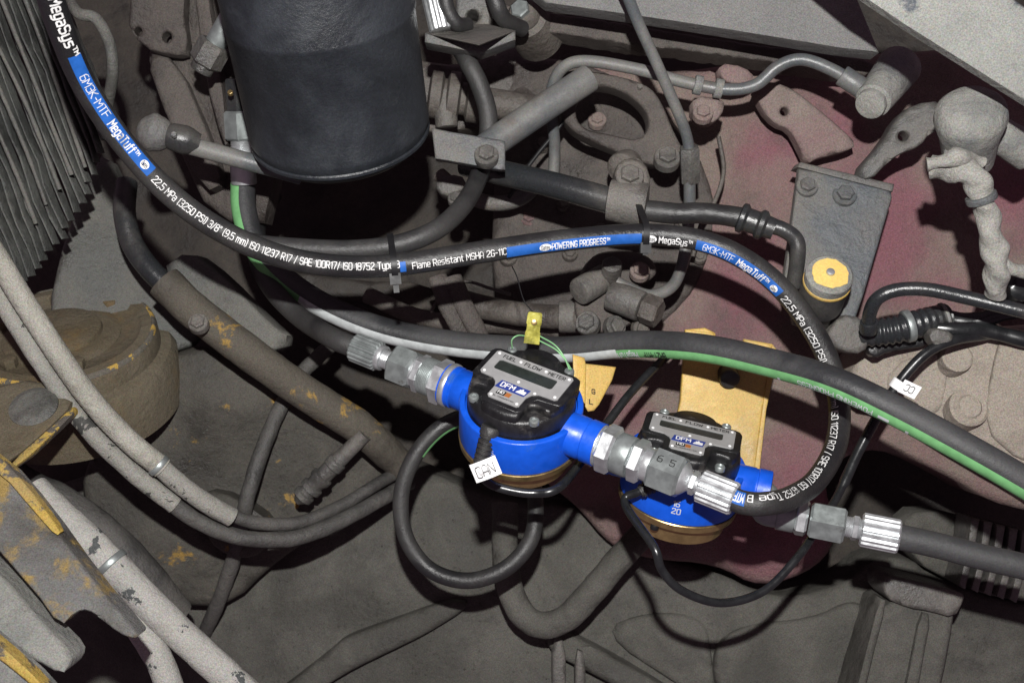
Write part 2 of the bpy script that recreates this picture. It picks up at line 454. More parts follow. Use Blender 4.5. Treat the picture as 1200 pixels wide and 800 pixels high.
M['floor'] = dusty('dusty_grey_casting', (.055, .053, .046), (.100, .096, .085), .5, .88, stain=(.030, .028, .025), stainamt=.4, chip=(.40, .26, .05), chipamt=-.02)
M['floor2'] = dusty('oily_grey_casting', (.042, .039, .033), (.080, .074, .063), .5, .75, stain=(.022, .020, .018), stainamt=.42, chip=(.24, .15, .04), chipamt=.22, chipscale=24, soft=.06)
M['maroon'] = dusty('dusty_maroon_paint', (.180, .072, .090), (.180, .143, .123), .64, .82, stain=(.080, .058, .052), stainamt=.4, scale=6, bump=1.0, wiped=[(P(905, 160, .92), .055), (P(1040, 235, .90), .07), (P(1035, 310, .90), .06), (P(875, 335, .93), .06), (P(850, 385, .93), .05), (P(935, 570, .93), .06), (P(890, 620, .93), .06), (P(1190, 230, .89), .06), (P(970, 135, .92), .05), (P(720, 480, .94), .05)])
M['dustpink'] = dusty('dust_covered_paint', (.165, .092, .098), (.190, .152, .136), .55, .85, stain=(.09, .062, .058), scale=9)
M['tan'] = dusty('tan_dust_on_casting', (.21, .15, .13), (.29, .255, .215), .75, .9, stain=(.14, .105, .09), stainamt=.25, scale=12)
M['greymetal'] = dusty('dusty_grey_steel', (.062, .062, .060), (.124, .114, .102), .5, .58, stain=(.030, .027, .025), stainamt=.45, spec=.55)
M['greyblue'] = dusty('grey_blue_paint', (.065, .075, .085), (.13, .125, .115), .45, .6, stain=(.06, .05, .046), spec=.45)
M['brownsteel'] = dusty('brown_dirty_steel', (.055, .047, .041), (.112, .099, .087), .48, .62, stain=(.028, .023, .021), stainamt=.45, spec=.5)
M['brownwall'] = dusty('brown_dusty_plate', (.050, .041, .037), (.096, .083, .074), .48, .72, stain=(.024, .020, .018), stainamt=.45, spec=.45, bump=1.0)
M['leftgrey'] = dusty('grey_left_plate', (.066, .068, .063), (.118, .115, .103), .5, .7, stain=(.034, .032, .029), stainamt=.42, spec=.45)
M['fin'] = dusty('dirty_cooler_fin', (.042, .045, .043), (.115, .118, .108), .45, .75, stain=(.022, .022, .021), stainamt=.4, bump=.9, spec=.45)
M['hub'] = dusty('rusty_dusty_hub', (.085, .068, .042), (.115, .098, .070), .5, .85, stain=(.16, .10, .035), stainamt=.24, scale=10)
M['yellowworn'] = dusty('worn_yellow_edge', (.38, .26, .055), (.29, .21, .085), .4, .8, chip=(.09, .08, .07), chipamt=.5, soft=.05)
M['ironyellow'] = dusty('bare_iron_with_yellow_remnants', (.055, .050, .044), (.135, .133, .128), .5, .8, chip=(.26, .18, .06), chipamt=.60, bump=1.0, chipscale=34, soft=.14)
M['pipeyellow'] = dusty('dark_pipe_with_yellow_remnants', (.052, .046, .038), (.085, .075, .060), .5, .7, chip=(.27, .17, .045), chipamt=.34, chipscale=22, soft=.06)
M['yellow'] = dusty('yellow_bracket_paint', (.55, .36, .085), (.45, .31, .10), .45, .55, stain=(.27, .19, .08), stainamt=.28, grain=.2, bump=.35, spec=.45)
M['beam'] = dusty('pale_dirty_beam', (.18, .184, .170), (.27, .273, .254), .55, .85, chip=(.075, .085, .097), chipamt=.40, scale=9, chipscale=14, soft=.06)
M['rag'] = dusty('dirty_white_cloth', (.20, .195, .175), (.29, .285, .26), .6, .95, stain=(.12, .11, .10), stainamt=.2, bump=1.0)
M['palefit'] = dusty('pale_dusty_fitting', (.145, .147, .136), (.245, .242, .222), .5, .82, stain=(.075, .082, .092), stainamt=.4)
M['whitepipe'] = dusty('flaking_white_sleeve', (.29, .285, .262), (.36, .35, .325), .5, .8, chip=(.07, .075, .075), chipamt=.40, bump=.6, chipscale=30)
M['braid'] = dusty('grey_woven_sleeve', (.26, .25, .215), (.335, .325, .285), .5, .75, stain=(.13, .12, .095), stainamt=.25, bump=.8)
M['conduit'] = dusty('grey_dusty_conduit', (.19, .185, .165), (.26, .252, .228), .5, .75, chip=(.05, .05, .047), chipamt=.42)
M['rubber'] = dusty('black_rubber', (.013, .013, .014), (.034, .033, .032), .35, .45, bump=.4, grain=.3, spec=.5)
M['rubberdust'] = dusty('dusty_black_rubber', (.014, .014, .015), (.036, .035, .034), .42, .5, bump=.35, grain=.25, spec=.5)
M['rubbermatte'] = dusty('faded_black_rubber', (.020, .021, .023), (.048, .048, .049), .55, .55, bump=.3, grain=.2, spec=.45)
M['oldhose'] = dusty('old_dirty_hose', (.035, .034, .033), (.085, .08, .073), .5, .65, bump=.6, spec=.5)
M['filter'] = dusty('black_filter_paint', (.012, .014, .017), (.024, .028, .034), .42, .42, stain=(.045, .050, .056), stainamt=.1, bump=.42, grain=.3, spec=.55, chip=(.13, .13, .125), chipamt=-.02, chipscale=110)
M['blackpipe'] = dusty('black_painted_pipe', (.018, .020, .022), (.062, .058, .053), .3, .42, bump=.25, spec=.55, rlow=.27)
M['shinyblack'] = plain('shiny_black_cable', (.012, .013, .014), .3, 0, .55, .15, 300, .2)
M['rodsteel'] = dusty('dark_rod_steel', (.085, .085, .085), (.15, .13, .11), .45, .6, spec=.5, rlow=.35)
M['zinc'] = plain('zinc_plated_steel', (.56, .58, .59), .38, .75, .5, .08, 600, .12, (.36, .36, .34), .1)
M['zincdull'] = plain('dull_zinc_steel', (.30, .33, .325), .44, .65, .5, .12, 500, .15, (.17, .17, .155), .2)
M['blue'] = plain('blue_enamel', (.004, .080, .56), .36, 0, .5, .25, 260, .10, (.025, .10, .40), .22)
M['brass'] = plain('brass', (.48, .35, .16), .34, .9, .5, .1, 500, .15, (.25, .18, .09), .2)
M['plastic'] = plain('black_plastic', (.010, .010, .011), .36, 0, .5, .4, 900, .3, (.040, .038, .036), .28)
M['plate'] = plain('silver_face_plate', (.36, .36, .36), .45, .25, .5, .05, 900, .05)
M['screen'] = plain('dark_display_glass', (.022, .027, .024), .16, 0, .5, 0, 100, .2)
M['ink'] = plain('black_ink', (.012, .012, .012), .6)
M['white'] = plain('white_print', (.74, .74, .74), .6, 0, .3, 0, 100, .08)
M['hoseprint'] = plain('worn_white_print', (.70, .70, .69), .6, 0, .3, 0, 100, .15, (.16, .16, .16), .30)
M['greyprint'] = plain('pale_grey_print', (.50, .53, .55), .6, 0, .3, 0, 100, .08)
M['blueprint'] = plain('blue_print', (.012, .095, .37), .55, 0, .4, .1, 300, .15, (.015, .06, .20), .22)
M['navy'] = plain('navy_logo', (.02, .04, .22), .5)
M['orange'] = plain('orange_logo', (.35, .12, .03), .5)
M['green'] = plain('green_stripe', (.15, .37, .15), .6, 0, .3, .1, 400, .12, (.12, .27, .12), .25)
M['greystripe'] = plain('grey_stripe', (.47, .50, .50), .6, 0, .3, .1, 400, .15, (.34, .37, .36), .3)
M['paper'] = plain('white_label', (.78, .78, .78), .6, 0, .3, 0, 100, .03)
M['seal'] = plain('yellow_clear_plastic', (.27, .25, .035), .22, 0, .5, .3, 300, .5, (.16, .15, .02), .3)
M['greenwire'] = plain('green_wire', (.20, .42, .20), .4)
M['yellowcap'] = dusty('yellow_cap_paint', (.66, .47, .14), (.68, .5, .16), .4, .6, chip=(.42, .41, .37), chipamt=.05, grain=.12, bump=.25)
M['hubedge'] = dusty('hub_edge_with_yellow_remnants', (.075, .066, .053), (.105, .096, .08), .55, .9, chip=(.38, .25, .06), chipamt=.42)
M['rail'] = dusty('pale_grey_rail_paint', (.115, .118, .116), (.165, .162, .157), .55, .8, stain=(.075, .073, .07), stainamt=.2)
M['tubepaint'] = dusty('dusty_painted_tube', (.070, .078, .084), (.150, .146, .135), .45, .5, stain=(.10, .075, .06), stainamt=.18, bump=.2, grain=.22, spec=.5, rlow=.36)
M['zipblack'] = plain('black_nylon', (.010, .010, .011), .5, 0, .4)

# ------------------------------------------------------------------ the setting: engine block behind everything
struct(relief('engine_block', [(-260, -220), (1460, -220), (1460, 1020), (-260, 1020)], ((0, 0, 1.16), (1200, 0, 1.10), (600, 800, 1.10)), M['block'], None, 22, .02, 10, .006, rnd=0, nscale=9,
    bumps=[(380, 560, 220, 160, .02), (560, 330, 60, 40, .03), (700, 240, 160, 100, .03)]))
# lower casting: big dusty grey surfaces at the bottom
lc = struct(relief('lower_casting', [(330, 470), (430, 520), (520, 560), (600, 590), (680, 590), (760, 650), (840, 668), (900, 700), (980, 690), (1040, 640), (1130, 690), (1260, 720), (1300, 960), (-60, 960), (-60, 640), (60, 560), (180, 560), (250, 520)],
    ((100, 700, 1.03), (1100, 740, .955), (600, 820, .98)), M['floor'], None, 14, .05, 9, .0022, rnd=2,
    bumps=[(480, 640, 120, 90, .012), (1000, 760, 120, 80, .01), (860, 720, 60, 30, .006)]))
# dark overlapping castings on the left
struct(relief('side_casting', [(170, 440), (235, 395), (300, 440), (400, 500), (470, 540), (420, 600), (330, 650), (260, 720), (160, 690), (90, 590), (110, 520)],
    ((100, 600, .965), (420, 560, .985), (250, 700, .985)), M['floor2'], None, 13, .05, 10, .0018, rnd=2, bumps=[(250, 470, 60, 40, .012), (200, 640, 70, 40, .008)]))
# maroon painted housing on the right
hd = plane3((600, 120, .99), (1200, 120, .905), (800, 640, .955))
hw = struct(relief('housing_wall', [(640, 60), (760, 90), (900, 70), (1100, 60), (1300, 40), (1300, 600), (1180, 600), (1090, 545), (1010, 520), (960, 560), (985, 620), (960, 665), (890, 690), (840, 660), (760, 655), (715, 640), (675, 590), (630, 560), (600, 500), (585, 420), (600, 330), (590, 240), (600, 150)],
    hd, M['maroon'], None, 13, .06, 10, .0016, rnd=2,
    bumps=[(900, 200, 50, 120, .012), (1010, 300, 60, 120, .010), (880, 640, 70, 30, .012), (760, 430, 80, 50, .006)]))
for i, (x, y, r) in enumerate([(1186, 350, 14), (700, 140, 9), (620, 255, 9)]):
    bolt(hw, x, y, hd(x, y) - .006, r, M['dustpink'], spin=i)
gc = struct(relief('gear_case', [(585, 70), (640, 66), (720, 85), (800, 150), (835, 215), (838, 270), (820, 330), (790, 370), (745, 402), (690, 410), (600, 420), (575, 330), (580, 200)], lambda x, y: hd(x, y) - .007, M['brownwall'], None, 11, .03, 9, .003, rnd=2, nscale=30, bumps=[(690, 140, 50, 30, -.006), (640, 300, 40, 40, .006)]))
for i, (x, y, r) in enumerate([(612, 112, 10), (636, 168, 8), (668, 296, 8), (596, 300, 9), (800, 262, 8), (704, 268, 7), (660, 240, 6), (820, 300, 7), (618, 205, 7)]):
    bolt(gc, x, y, hd(x, y) - .011, r, M['brownsteel'], spin=i * .7)
# tan dusty cover at the right edge, with a boss, bolts and two grooves between its raised lands
td = plane3((1000, 430, .875), (1200, 380, .83), (1200, 560, .85))
tw = struct(relief('cover_plate', [(1010, 400), (1080, 392), (1160, 385), (1290, 375), (1290, 640), (1200, 575), (1120, 530), (1040, 480), (985, 470)], td, M['tan'], None, 11, .05, 9, .001, rnd=2, bumps=[(1135, 475, 26, 26, .006)]))
lathe('boss', [(-.01, .0145), (.003, .014), (.0045, .012), (.0035, .009), (.0055, .0075), (.006, .003)], P(1134, 478, td(1134, 478) - .005), T_ * .9 + U_ * .3, M['tan'], tw, 28)
lathe('boss', [(-.01, .0115), (.002, .011), (.003, .0095), (.002, .006), (.0025, .002)], P(1121, 419, td(1121, 419) - .004), T_ * .9 + U_ * .3, M['tan'], tw, 28)
relief('raised_land', [(1175, 388), (1290, 380), (1290, 560), (1200, 545), (1150, 500), (1163, 430)], lambda x, y: td(x, y) - .004, M['tan'], tw, 9, .01, 4, .0008)
relief('raised_land', [(1040, 430), (1105, 405), (1112, 440), (1100, 495), (1040, 470)], lambda x, y: td(x, y) - .0025, M['tan'], tw, 9, .01, 4, .0008)

# floor ribs and pads, bottom centre
for poly, dz in [
    ([(300, 830), (390, 760), (405, 745), (470, 722), (530, 700), (555, 708), (500, 742), (480, 752), (400, 790), (345, 830)], .012),
    ([(645, 738), (665, 740), (740, 780), (820, 830), (770, 830), (700, 792), (640, 762)], .014),
    ([(700, 740), (760, 715), (830, 722), (834, 770), (842, 830), (800, 806)], .002),
    ([(832, 760), (870, 730), (950, 725), (1000, 700), (1020, 720), (985, 830), (845, 830)], .008)]:
    relief('rib', poly, lambda x, y, dz=dz: plane3((100, 700, 1.03), (1100, 740, .955), (600, 820, .98))(x, y) - dz - .004, M['floor'], lc, 9, .03, 6, .0012, rnd=2)
for x, y, w, h in [(655, 782, 8, 36), (680, 790, 6, 30)]:
    relief('pad', [(x - w, y - h), (x + w, y - h + 5), (x + w, y + h), (x - w, y + h)], lambda x, y: .955, M['greymetal'], lc, 9, .02, 4, .001)
for poly in ([(230, 560), (330, 610), (300, 660), (240, 640)], [(20, 560), (90, 590), (170, 680), (215, 740), (180, 750), (100, 660), (20, 600)]):
    relief('ledge', poly, lambda x, y: .955, M['floor2'], lc, 10, .03, 6, .0015, rnd=2)

# ------------------------------------------------------------------ left side
# finned cooler with wire guard
ck = thing('finned_cooler', 'grey finned cooler with slanting wire bars beside the braided conduit', 'cooler', P(40, 330, .90))
_e = [(128, 150), (118, 178), (112, 196), (103, 214), (94, 232), (86, 250), (76, 268), (66, 283), (54, 297), (43, 311), (30, 324), (17, 334)]
ends = [tuple(np.array(_e[int(t)]) * (1 - t % 1) + np.array(_e[min(int(t) + 1, 11)]) * (t % 1)) for t in np.linspace(0, 10.99, 19)]
for i, (ex, ey) in enumerate(ends):
    jx = random.uniform(-3, 3)
    L = 340
    a = (ex - .36 * L, ey - .93 * L, .86); b = (ex + jx, ey + jx, .885)
    p0, p1 = P(*a), P(*b); t = (p1 - p0).normalized(); s = t.cross(T_).normalized(); n = s.cross(t)
    V = []
    for k in range(13):
        c = p0.lerp(p1, k / 12); wob = mnoise.noise(c * 40) * .0022 + mnoise.noise(c * 130) * .0008; n_ = n * (mnoise.noise(c * 70 + Vector((i, 0, 0))) * .003)
        for (ss, nn) in ((-.0007, -.013), (.0007, -.013), (.0010, .0), (.0005, .0014), (-.0005, .0014), (-.0010, .0)):
            V.append(c + s * (ss * (1 + .5 * mnoise.noise(c * 160)) + wob) + n * nn + (n_ if nn > -.01 else n * 0))
    Fc = [(i0 * 6 + k, i0 * 6 + (k + 1) % 6, (i0 + 1) * 6 + (k + 1) % 6, (i0 + 1) * 6 + k) for i0 in range(12) for k in range(6)] + [(0, 1, 2, 3, 4, 5), (77, 76, 75, 74, 73, 72)]
    mk('fin', V, Fc, M['fin'], ck)
for pts in ([(22, -20), (60, 80), (84, 150), (100, 196)], [(-6, -20), (40, 95), (62, 150), (84, 205)], [(-20, 20), (25, 110), (48, 165), (70, 222)], [(-20, 60), (0, 105), (32, 180), (54, 240)], [(-20, 120), (0, 160), (24, 215), (42, 262)]):
    tube('wire_bar', [(x, y, .852 + i * .008) for i, (x, y) in enumerate(pts)], (.0016), M['leftgrey'], ck, 6, seg=10, lump=.0004)
# bent grey tube behind the printed hose
tag(tube('bent_tube', [(70, -20, .86), (90, 14, .85), (112, 22, .85), (128, 50, .86), (132, 85, .87), (126, 125, .90)], .0042, M['leftgrey'], seg=12), 'thin grey tube bent into a hook between the finned cooler and the column', 'tube')
# light plate behind the cooler
tag(relief('backing_plate', [(60, 330), (112, 180), (140, 195), (150, 260), (185, 320), (235, 360), (240, 400), (180, 420), (60, 400)], ((100, 200, .97), (60, 380, .94), (230, 380, .97)), M['leftgrey'], None, 12, .01, 5, .001), 'plain grey steel plate between the finned cooler and the bent coolant pipe', 'plate')
# side column with flange
col_ = thing('engine_column', 'dark brown upright engine column with a drilled flange beside the black filter', 'column', P(220, 230, .97))
relief('web', [(165, 40), (215, 0), (225, -60), (330, -60), (330, 260), (250, 260), (205, 165)], ((170, 50, .955), (300, 50, .93), (260, 260, .97)), M['brownwall'], col_, 12, .03, 5, .0012)
relief('flange', [(146, 20), (175, -60), (226, -60), (214, 5), (222, 62), (205, 66), (166, 56)], ((150, 0, .915), (222, 0, .915), (200, 60, .925)), M['brownwall'], col_, 9, .012, 3, .0006, holes=[circ(162, 37, 4.5, 5, 12), circ(196, 44, 5.5, 6.5, 12)], rnd=1)
relief('rib', [(222, -60), (236, -60), (270, 165), (262, 172), (240, 90)], lambda x, y: .918, M['brownwall'], col_, 8, .02, 3, .0005)
relief('foot', [(168, 60), (208, 70), (250, 170), (262, 215), (240, 225), (200, 150)], lambda x, y: .94, M['brownwall'], col_, 9, .02, 4, .0008)
# elbow nut next to the filter
el = thing('elbow_fitting', 'dirty steel elbow fitting with a hex nut beside the column flange', 'fitting', P(250, 60, .88))
ax = (P(265, 30, .87) - P(238, 78, .88)).normalized()
lathe('elbow_body', bev(.018, .045, .008, .002), P(238, 78, .875), ax, M['zincdull'], el, 20)
hexa('nut', .002, .020, .0125, P(238, 78, .875), ax, M['greymetal'], el)
lathe('thread_end', bev(-.004, .003, .0085, .001), P(238, 78, .875), ax, M['greymetal'], el, 20)

# linkage rod with ball
lk = thing('linkage_rod', 'steel linkage rod with a dark ball end passing under the filter', 'rod', P(240, 180, .86))
pr = [(.013 * -math.cos(a) + .013, .013 * math.sin(a)) for a in np.linspace(0.12, math.pi - .12, 14)]
pr = [(t * 1.0, r * (1.08 if i in (5, 6) else 1)) for i, (t, r) in enumerate(pr)]
axl = (P(315, 193, .865) - P(205, 163, .845)).normalized()
lathe('ball_end', pr, P(160, 150, .84), axl, M['greyblue'], lk, 28)
lathe('socket', [(0, .006), (.006, .0095), (.016, .0105), (.020, .0095), (.026, .007)], P(190, 157, .842), axl, M['blackpipe'], lk, 24)
bolt(lk, 204, 158, .832, 4, M['palefit'], washer=False, name='grease_nipple')
lathe('rod', bev(.0, .085, .0065, .001), P(216, 169, .847), axl, M['tubepaint'], lk, 20)

# black filter canister
fa, fb = P(372, 0, .80), P(402, 170, .87)
fx = (fb - fa).normalized(); FL = (fb - fa).length
prf = [(-.10, .0645), (.004, .0645), (.006, .0653), (.009, .0653), (.011, .0645), (FL - .022, .0643), (FL - .020, .0648), (FL - .017, .0648), (FL - .014, .0635), (FL - .008, .062), (FL - .002, .056), (FL, .048), (FL - .001, .03), (FL - .003, .01)]
fil = thing('filter_canister', 'large scuffed black cylindrical filter canister hanging above the printed hose', 'filter', fb)
lathe('canister', prf, fa, fx, M['filter'], fil, 72)
lathe('bottom_seam', [(FL - .0125, .0636), (FL - .0115, .0645), (FL - .0095, .0645), (FL - .0085, .0625)], fa, fx, M['filter'], fil, 72)

# hub on the left
hx = (U_ * .80 + T_ * .52 + R_ * .03).normalized(); ho = P(75, 405, .93)
hb = thing('pulley_hub', 'wide round rust brown hub with a raised centre boss behind the braided conduit', 'hub', P(80, 470, .95))
lathe('rim', [(-.05, .085), (-.012, .084), (-.006, .080), (-.004, .0725), (.008, .0715), (.0125, .069), (.013, .060), (.010, .056), (.009, .04)], ho, hx, M['hub'], hb, 64)
lathe('centre_boss', [(.0, .046), (.010, .044), (.0125, .036), (.0128, .031), (.016, .030), (.0175, .027), (.018, .006)], ho, hx, M['hub'], hb, 48)
for a in (20, 80, 150, 210, 330):
    u, w = perp(hx); q = ho + hx * .012 + (u * math.cos(math.radians(a)) + w * math.sin(math.radians(a))) * .05
    lathe('bolt', bev(-.004, .005, .0065, .0012), q, hx, M['hub'], hb, 6)
V, Fc = [], []
u, w = perp(hx)
lathe('wear_band', [(.0102, .0708), (.0118, .0703), (.0131, .0692), (.0134, .0680), (.0128, .0672)], ho, hx, M['hubedge'], hb, 64, cap=False)

# coolant pipe (dark, with yellow wear) running down to the right
cp = thing('coolant_pipe', 'dark bent metal pipe with worn yellow paint running below the printed hose', 'pipe', P(440, 530, .95))
tube('pipe', [(148, 215, .93), (146, 250, .915), (155, 285, .91), (178, 318, .905), (215, 352, .905)], .0085, M['blackpipe'], cp, seg=20)
tube('sleeve', [(192, 330, .905), (225, 362, .905), (290, 412, .915), (360, 462, .93), (420, 500, .945), (470, 545, .97)], lambda t: .0135 if t < .95 else .0125, M['pipeyellow'], cp, seg=24, lump=.0006)
relief('clamp_block', [(186, 318), (222, 292), (262, 322), (310, 372), (345, 400), (300, 420), (240, 372)], lambda x, y: .925, M['leftgrey'], cp, 9, .03, 5, .0008)
bolt(cp, 232, 378, .885, 10, M['greymetal'])

# braided conduit and its flat companion
bp_ = Path([P(*p) for p in [(-60, 215, .80), (-10, 292, .81), (40, 372, .82), (100, 460, .83), (150, 515, .84), (190, 548, .85)]], 24)
br = thing('braided_conduit', 'pale grey woven conduit sleeve crossing the brown hub', 'conduit', bp_.p[-1])
o_ = tube_path('woven_sleeve', bp_, .0078, M['braid'], br, 20, rib=(2, .012))
tube('end_section', [(186, 545, .85), (210, 566, .855), (240, 588, .86), (272, 606, .87)], .0070, M['conduit'], br, seg=16, lump=.0004)
lathe('clamp_band', bev(-.002, .002, .0086, .0006), P(186, 545, .849), (P(210, 566, .855) - P(186, 545, .85)).normalized(), M['zincdull'], br, 24)
tag(tube('flat_conduit', [(-60, 262, .81), (-12, 330, .82), (40, 412, .83), (95, 492, .84), (150, 548, .85), (205, 592, .862)], .0066, M['conduit'], None, 12, seg=16, lump=.0004), 'dusty grey conduit lying alongside the woven sleeve', 'conduit')
tag(tube('oily_conduit', [(198, 587, .862), (235, 612, .87), (285, 630, .882), (345, 630, .90), (395, 612, .92), (440, 588, .945), (480, 565, .98)], .0060, M['oldhose'], None, 12, seg=16, lump=.0006), 'oily black conduit continuing from the grey one towards the loop hose', 'conduit')
tag(tube('oily_hose', [(258, 598, .872), (300, 612, .885), (350, 612, .905), (400, 592, .93), (440, 568, .95), (480, 545, .985)], .0050, M['oldhose'], None, seg=12), 'thin oily black hose curving above the end of the grey conduit', 'hose')
# control cable
tag(tube('control_cable', [(392, 400, .99), (352, 440, .975), (325, 485, .96), (303, 540, .95), (288, 590, .945), (272, 660, .965), (245, 730, 1.0), (225, 770, 1.06)], .0062, M['oldhose'], None, seg=14, lump=.0008), 'shiny black cable passing behind the worn yellow coolant pipe', 'cable')
# hose stub with rings
st = thing('pipe_stub', 'short grey pipe stub with stepped rings below the coolant pipe', 'pipe', P(350, 590, .95))
sa = (P(428, 508, .935) - P(348, 588, .945)).normalized()
lathe('barrel', [(0, .003), (.004, .006), (.006, .0085), (.010, .0085), (.011, .0065), (.014, .0065), (.015, .009), (.019, .009), (.020, .007), (.024, .0075), (.026, .009), (.030, .009), (.031, .007), (.040, .007), (.041, .008), (.047, .008), (.048, .0065), (.078, .006)], P(348, 588, .945), sa, M['greymetal'], st, 24)

# left bracket with a bolt boss
lb = thing('drilled_bracket', 'grey bracket with a bolt boss and yellow worn edge beside the woven conduit', 'bracket', P(10, 540, .82))
lbd = plane3((0, 470, .83), (85, 475, .825), (10, 540, .79))
relief('plate', [(-60, 470), (0, 452), (40, 444), (74, 464), (86, 474), (60, 500), (14, 540), (-60, 585)], lbd, M['hub'], lb, 9, .006, 3, .0006)
relief('edge', [(12, 541), (84, 476), (87, 480), (84, 488), (18, 550)], lambda x, y: lbd(x, y) + .003, M['yellowworn'], lb, 8, .01, 2, .0004)
lathe('bolt_boss', [(-.004, .017), (.002, .0165), (.004, .013), (.005, .010), (.0045, .003)], P(40, 478, lbd(40, 478)), (T_ * .7 + U_ * .6), M['leftgrey'], lb, 32)

# worn forked iron bracket, bottom left
wf = thing('worn_bracket', 'forked iron bracket with flaking yellow paint beside the white sleeves', 'bracket', P(60, 790, .72))
wd = plane3((0, 560, .74), (160, 745, .70), (0, 760, .68))
relief('upper_prong', [(-80, 500), (0, 538), (52, 598), (110, 680), (160, 738), (163, 744), (157, 748), (140, 742), (118, 724), (103, 714), (90, 716), (70, 734), (40, 690), (-80, 560)], wd, M['ironyellow'], wf, 8, .015, 4, .001, rnd=1)
relief('lower_prong', [(-80, 610), (0, 668), (60, 738), (86, 764), (84, 778), (72, 790), (40, 772), (-80, 700)], lambda x, y: wd(x, y) + .004, M['palefit'], wf, 8, .02, 7, .001, rnd=1)
relief('painted_edge', [(-80, 480), (0, 534), (30, 566), (50, 592), (72, 622), (66, 628), (46, 606), (0, 552), (-80, 505)], lambda x, y: wd(x, y) - .004, M['yellowworn'], wf, 7, .006, 2, .0004, rnd=1)
tag(relief('edge_rail', [(-80, 700), (0, 762), (48, 806), (80, 850), (-80, 850)], lambda x, y: .66, M['palefit'], None, 10, .02, 4, .0007), 'grey rail with a yellow lip below the forked bracket', 'rail')
o = bpy.data.objects['edge_rail']
relief('yellow_lip', [(-80, 692), (0, 754), (50, 800), (88, 850), (76, 850), (42, 806), (0, 772), (-80, 712)], lambda x, y: .656, M['yellowworn'], o, 8, .01, 2, .0004)
# white sleeves
w1 = thing('white_sleeve', 'white flaking sleeve with a wire band beside the forked bracket', 'sleeve', P(300, 810, .86), 'flaking white sleeves')
tube('sleeve', [(40, 575, .84), (80, 612, .83), (132, 662, .825), (190, 722, .825), (250, 778, .83), (330, 850, .84)], .0112, M['whitepipe'], w1, 12, seg=20, lump=.0007)
lathe('wire_band', bev(-.0025, .0025, .0124, .0008), P(130, 660, .825), (P(190, 722, .825) - P(132, 662, .825)).normalized(), M['zincdull'], w1, 28)
tag(tube('white_sleeve', [(96, 648, .835), (130, 690, .83), (165, 738, .825), (190, 780, .82), (215, 850, .82)], .0095, M['whitepipe'], None, 12, seg=20, lump=.0007), 'white flaking sleeve without a band branching below the banded sleeve', 'sleeve', 'flaking white sleeves')
tag(tube('dark_hose', [(-40, 520, .90), (20, 565, .89), (70, 590, .885), (120, 625, .89), (165, 670, .90), (205, 720, .92)], .014, M['oldhose'], None, 10, seg=20, lump=.0008), 'thick dark dirty hose running behind the white sleeves', 'hose')

# ------------------------------------------------------------------ top middle
# bracket shelf and fittings right of the filter
sh = thing('filter_shelf', 'grey steel shelf bracket with a drilled block beside the filter top', 'bracket', P(550, 60, .90))
relief('shelf', [(498, 39), (561, 53), (604, 36), (604, 47), (562, 63), (498, 50)], lambda x, y: .85, M['greyblue'], sh, 6, .02, 2, .0002, rnd=0)
relief('shelf_top', [(498, 39), (535, 20), (604, 36), (561, 53)], ((498, 39, .852), (535, 20, .90), (604, 36, .852)), M['greymetal'], sh, 7, .003, 1.5, .0003, rnd=0)
relief('block', [(534, -20), (578, -20), (576, 36), (560, 42), (534, 36)], lambda x, y: .875, M['greymetal'], sh, 7, .03, 4, .0006, holes=[circ(554, 20, 7, 8, 14)])
fe = thing('ribbed_ferrule', 'shiny ribbed metal ferrule standing between the filter and the shelf block', 'ferrule', P(510, 45, .85))
lathe('sleeve', bev(0, .045, .0085, .001), P(517, 36, .85), (P(505, -15, .85) - P(517, 36, .85)).normalized(), M['zinc'], fe, 36, lambda k: .9 if k % 3 == 0 else 1)
tag(tube('black_hose', [(520, -20, .84), (524, 10, .845), (535, 28, .85), (548, 30, .86)], .0055, M['rubberdust'], None, seg=14), 'short black hose bending beside the drilled block', 'hose')
tag(tube('black_hose', [(575, -20, .85), (583, 8, .85), (592, 24, .86), (612, 34, .88)], .006, M['rubberdust'], None, seg=14), 'short black hose curling towards the dirty cap nut', 'hose')
cn = thing('cap_nut', 'dirty domed cap nut at the left end of the frame rail', 'nut', P(612, 40, .92))
cax = (T_ * .9 + R_ * -.3 + U_ * .2).normalized()
lathe('dome', [(-.03, .02), (-.005, .0195), (.0, .017), (.004, .0165), (.006, .012), (.013, .0115), (.016, .009), (.0165, .003)], P(618, 24, .91), cax, M['brownsteel'], cn, 32)
hexa('stud', .010, .021, .0075, P(618, 24, .91), cax, M['zincdull'], cn)
# bellows pipe behind the hose
bl = thing('bellows_pipe', 'dirty pipe with round collars behind the rising black hose', 'pipe', P(545, 130, .97))
lathe('collars', [(0, .012), (.002, .019), (.010, .019), (.012, .014), (.014, .014), (.016, .0205), (.024, .0205), (.026, .013), (.030, .013), (.032, .018), (.042, .018), (.044, .012), (.085, .012)], P(502, 110, .955), (P(595, 124, .96) - P(502, 110, .955)).normalized(), M['brownsteel'], bl, 28)
lathe('side_fitting', bev(0, .03, .009, .002), P(524, 150, .95), (P(522, 130, .95) - P(524, 150, .95)).normalized(), M['greymetal'], bl, 18)
tag(relief('rough_casting', [(480, 70), (540, 78), (580, 60), (625, 50), (640, 90), (625, 150), (560, 150), (500, 160), (480, 130)], lambda x, y: .985, M['brownsteel'], None, 9, .04, 6, .004, nscale=40), 'rough dirty brown casting behind the collared pipe', 'casting')

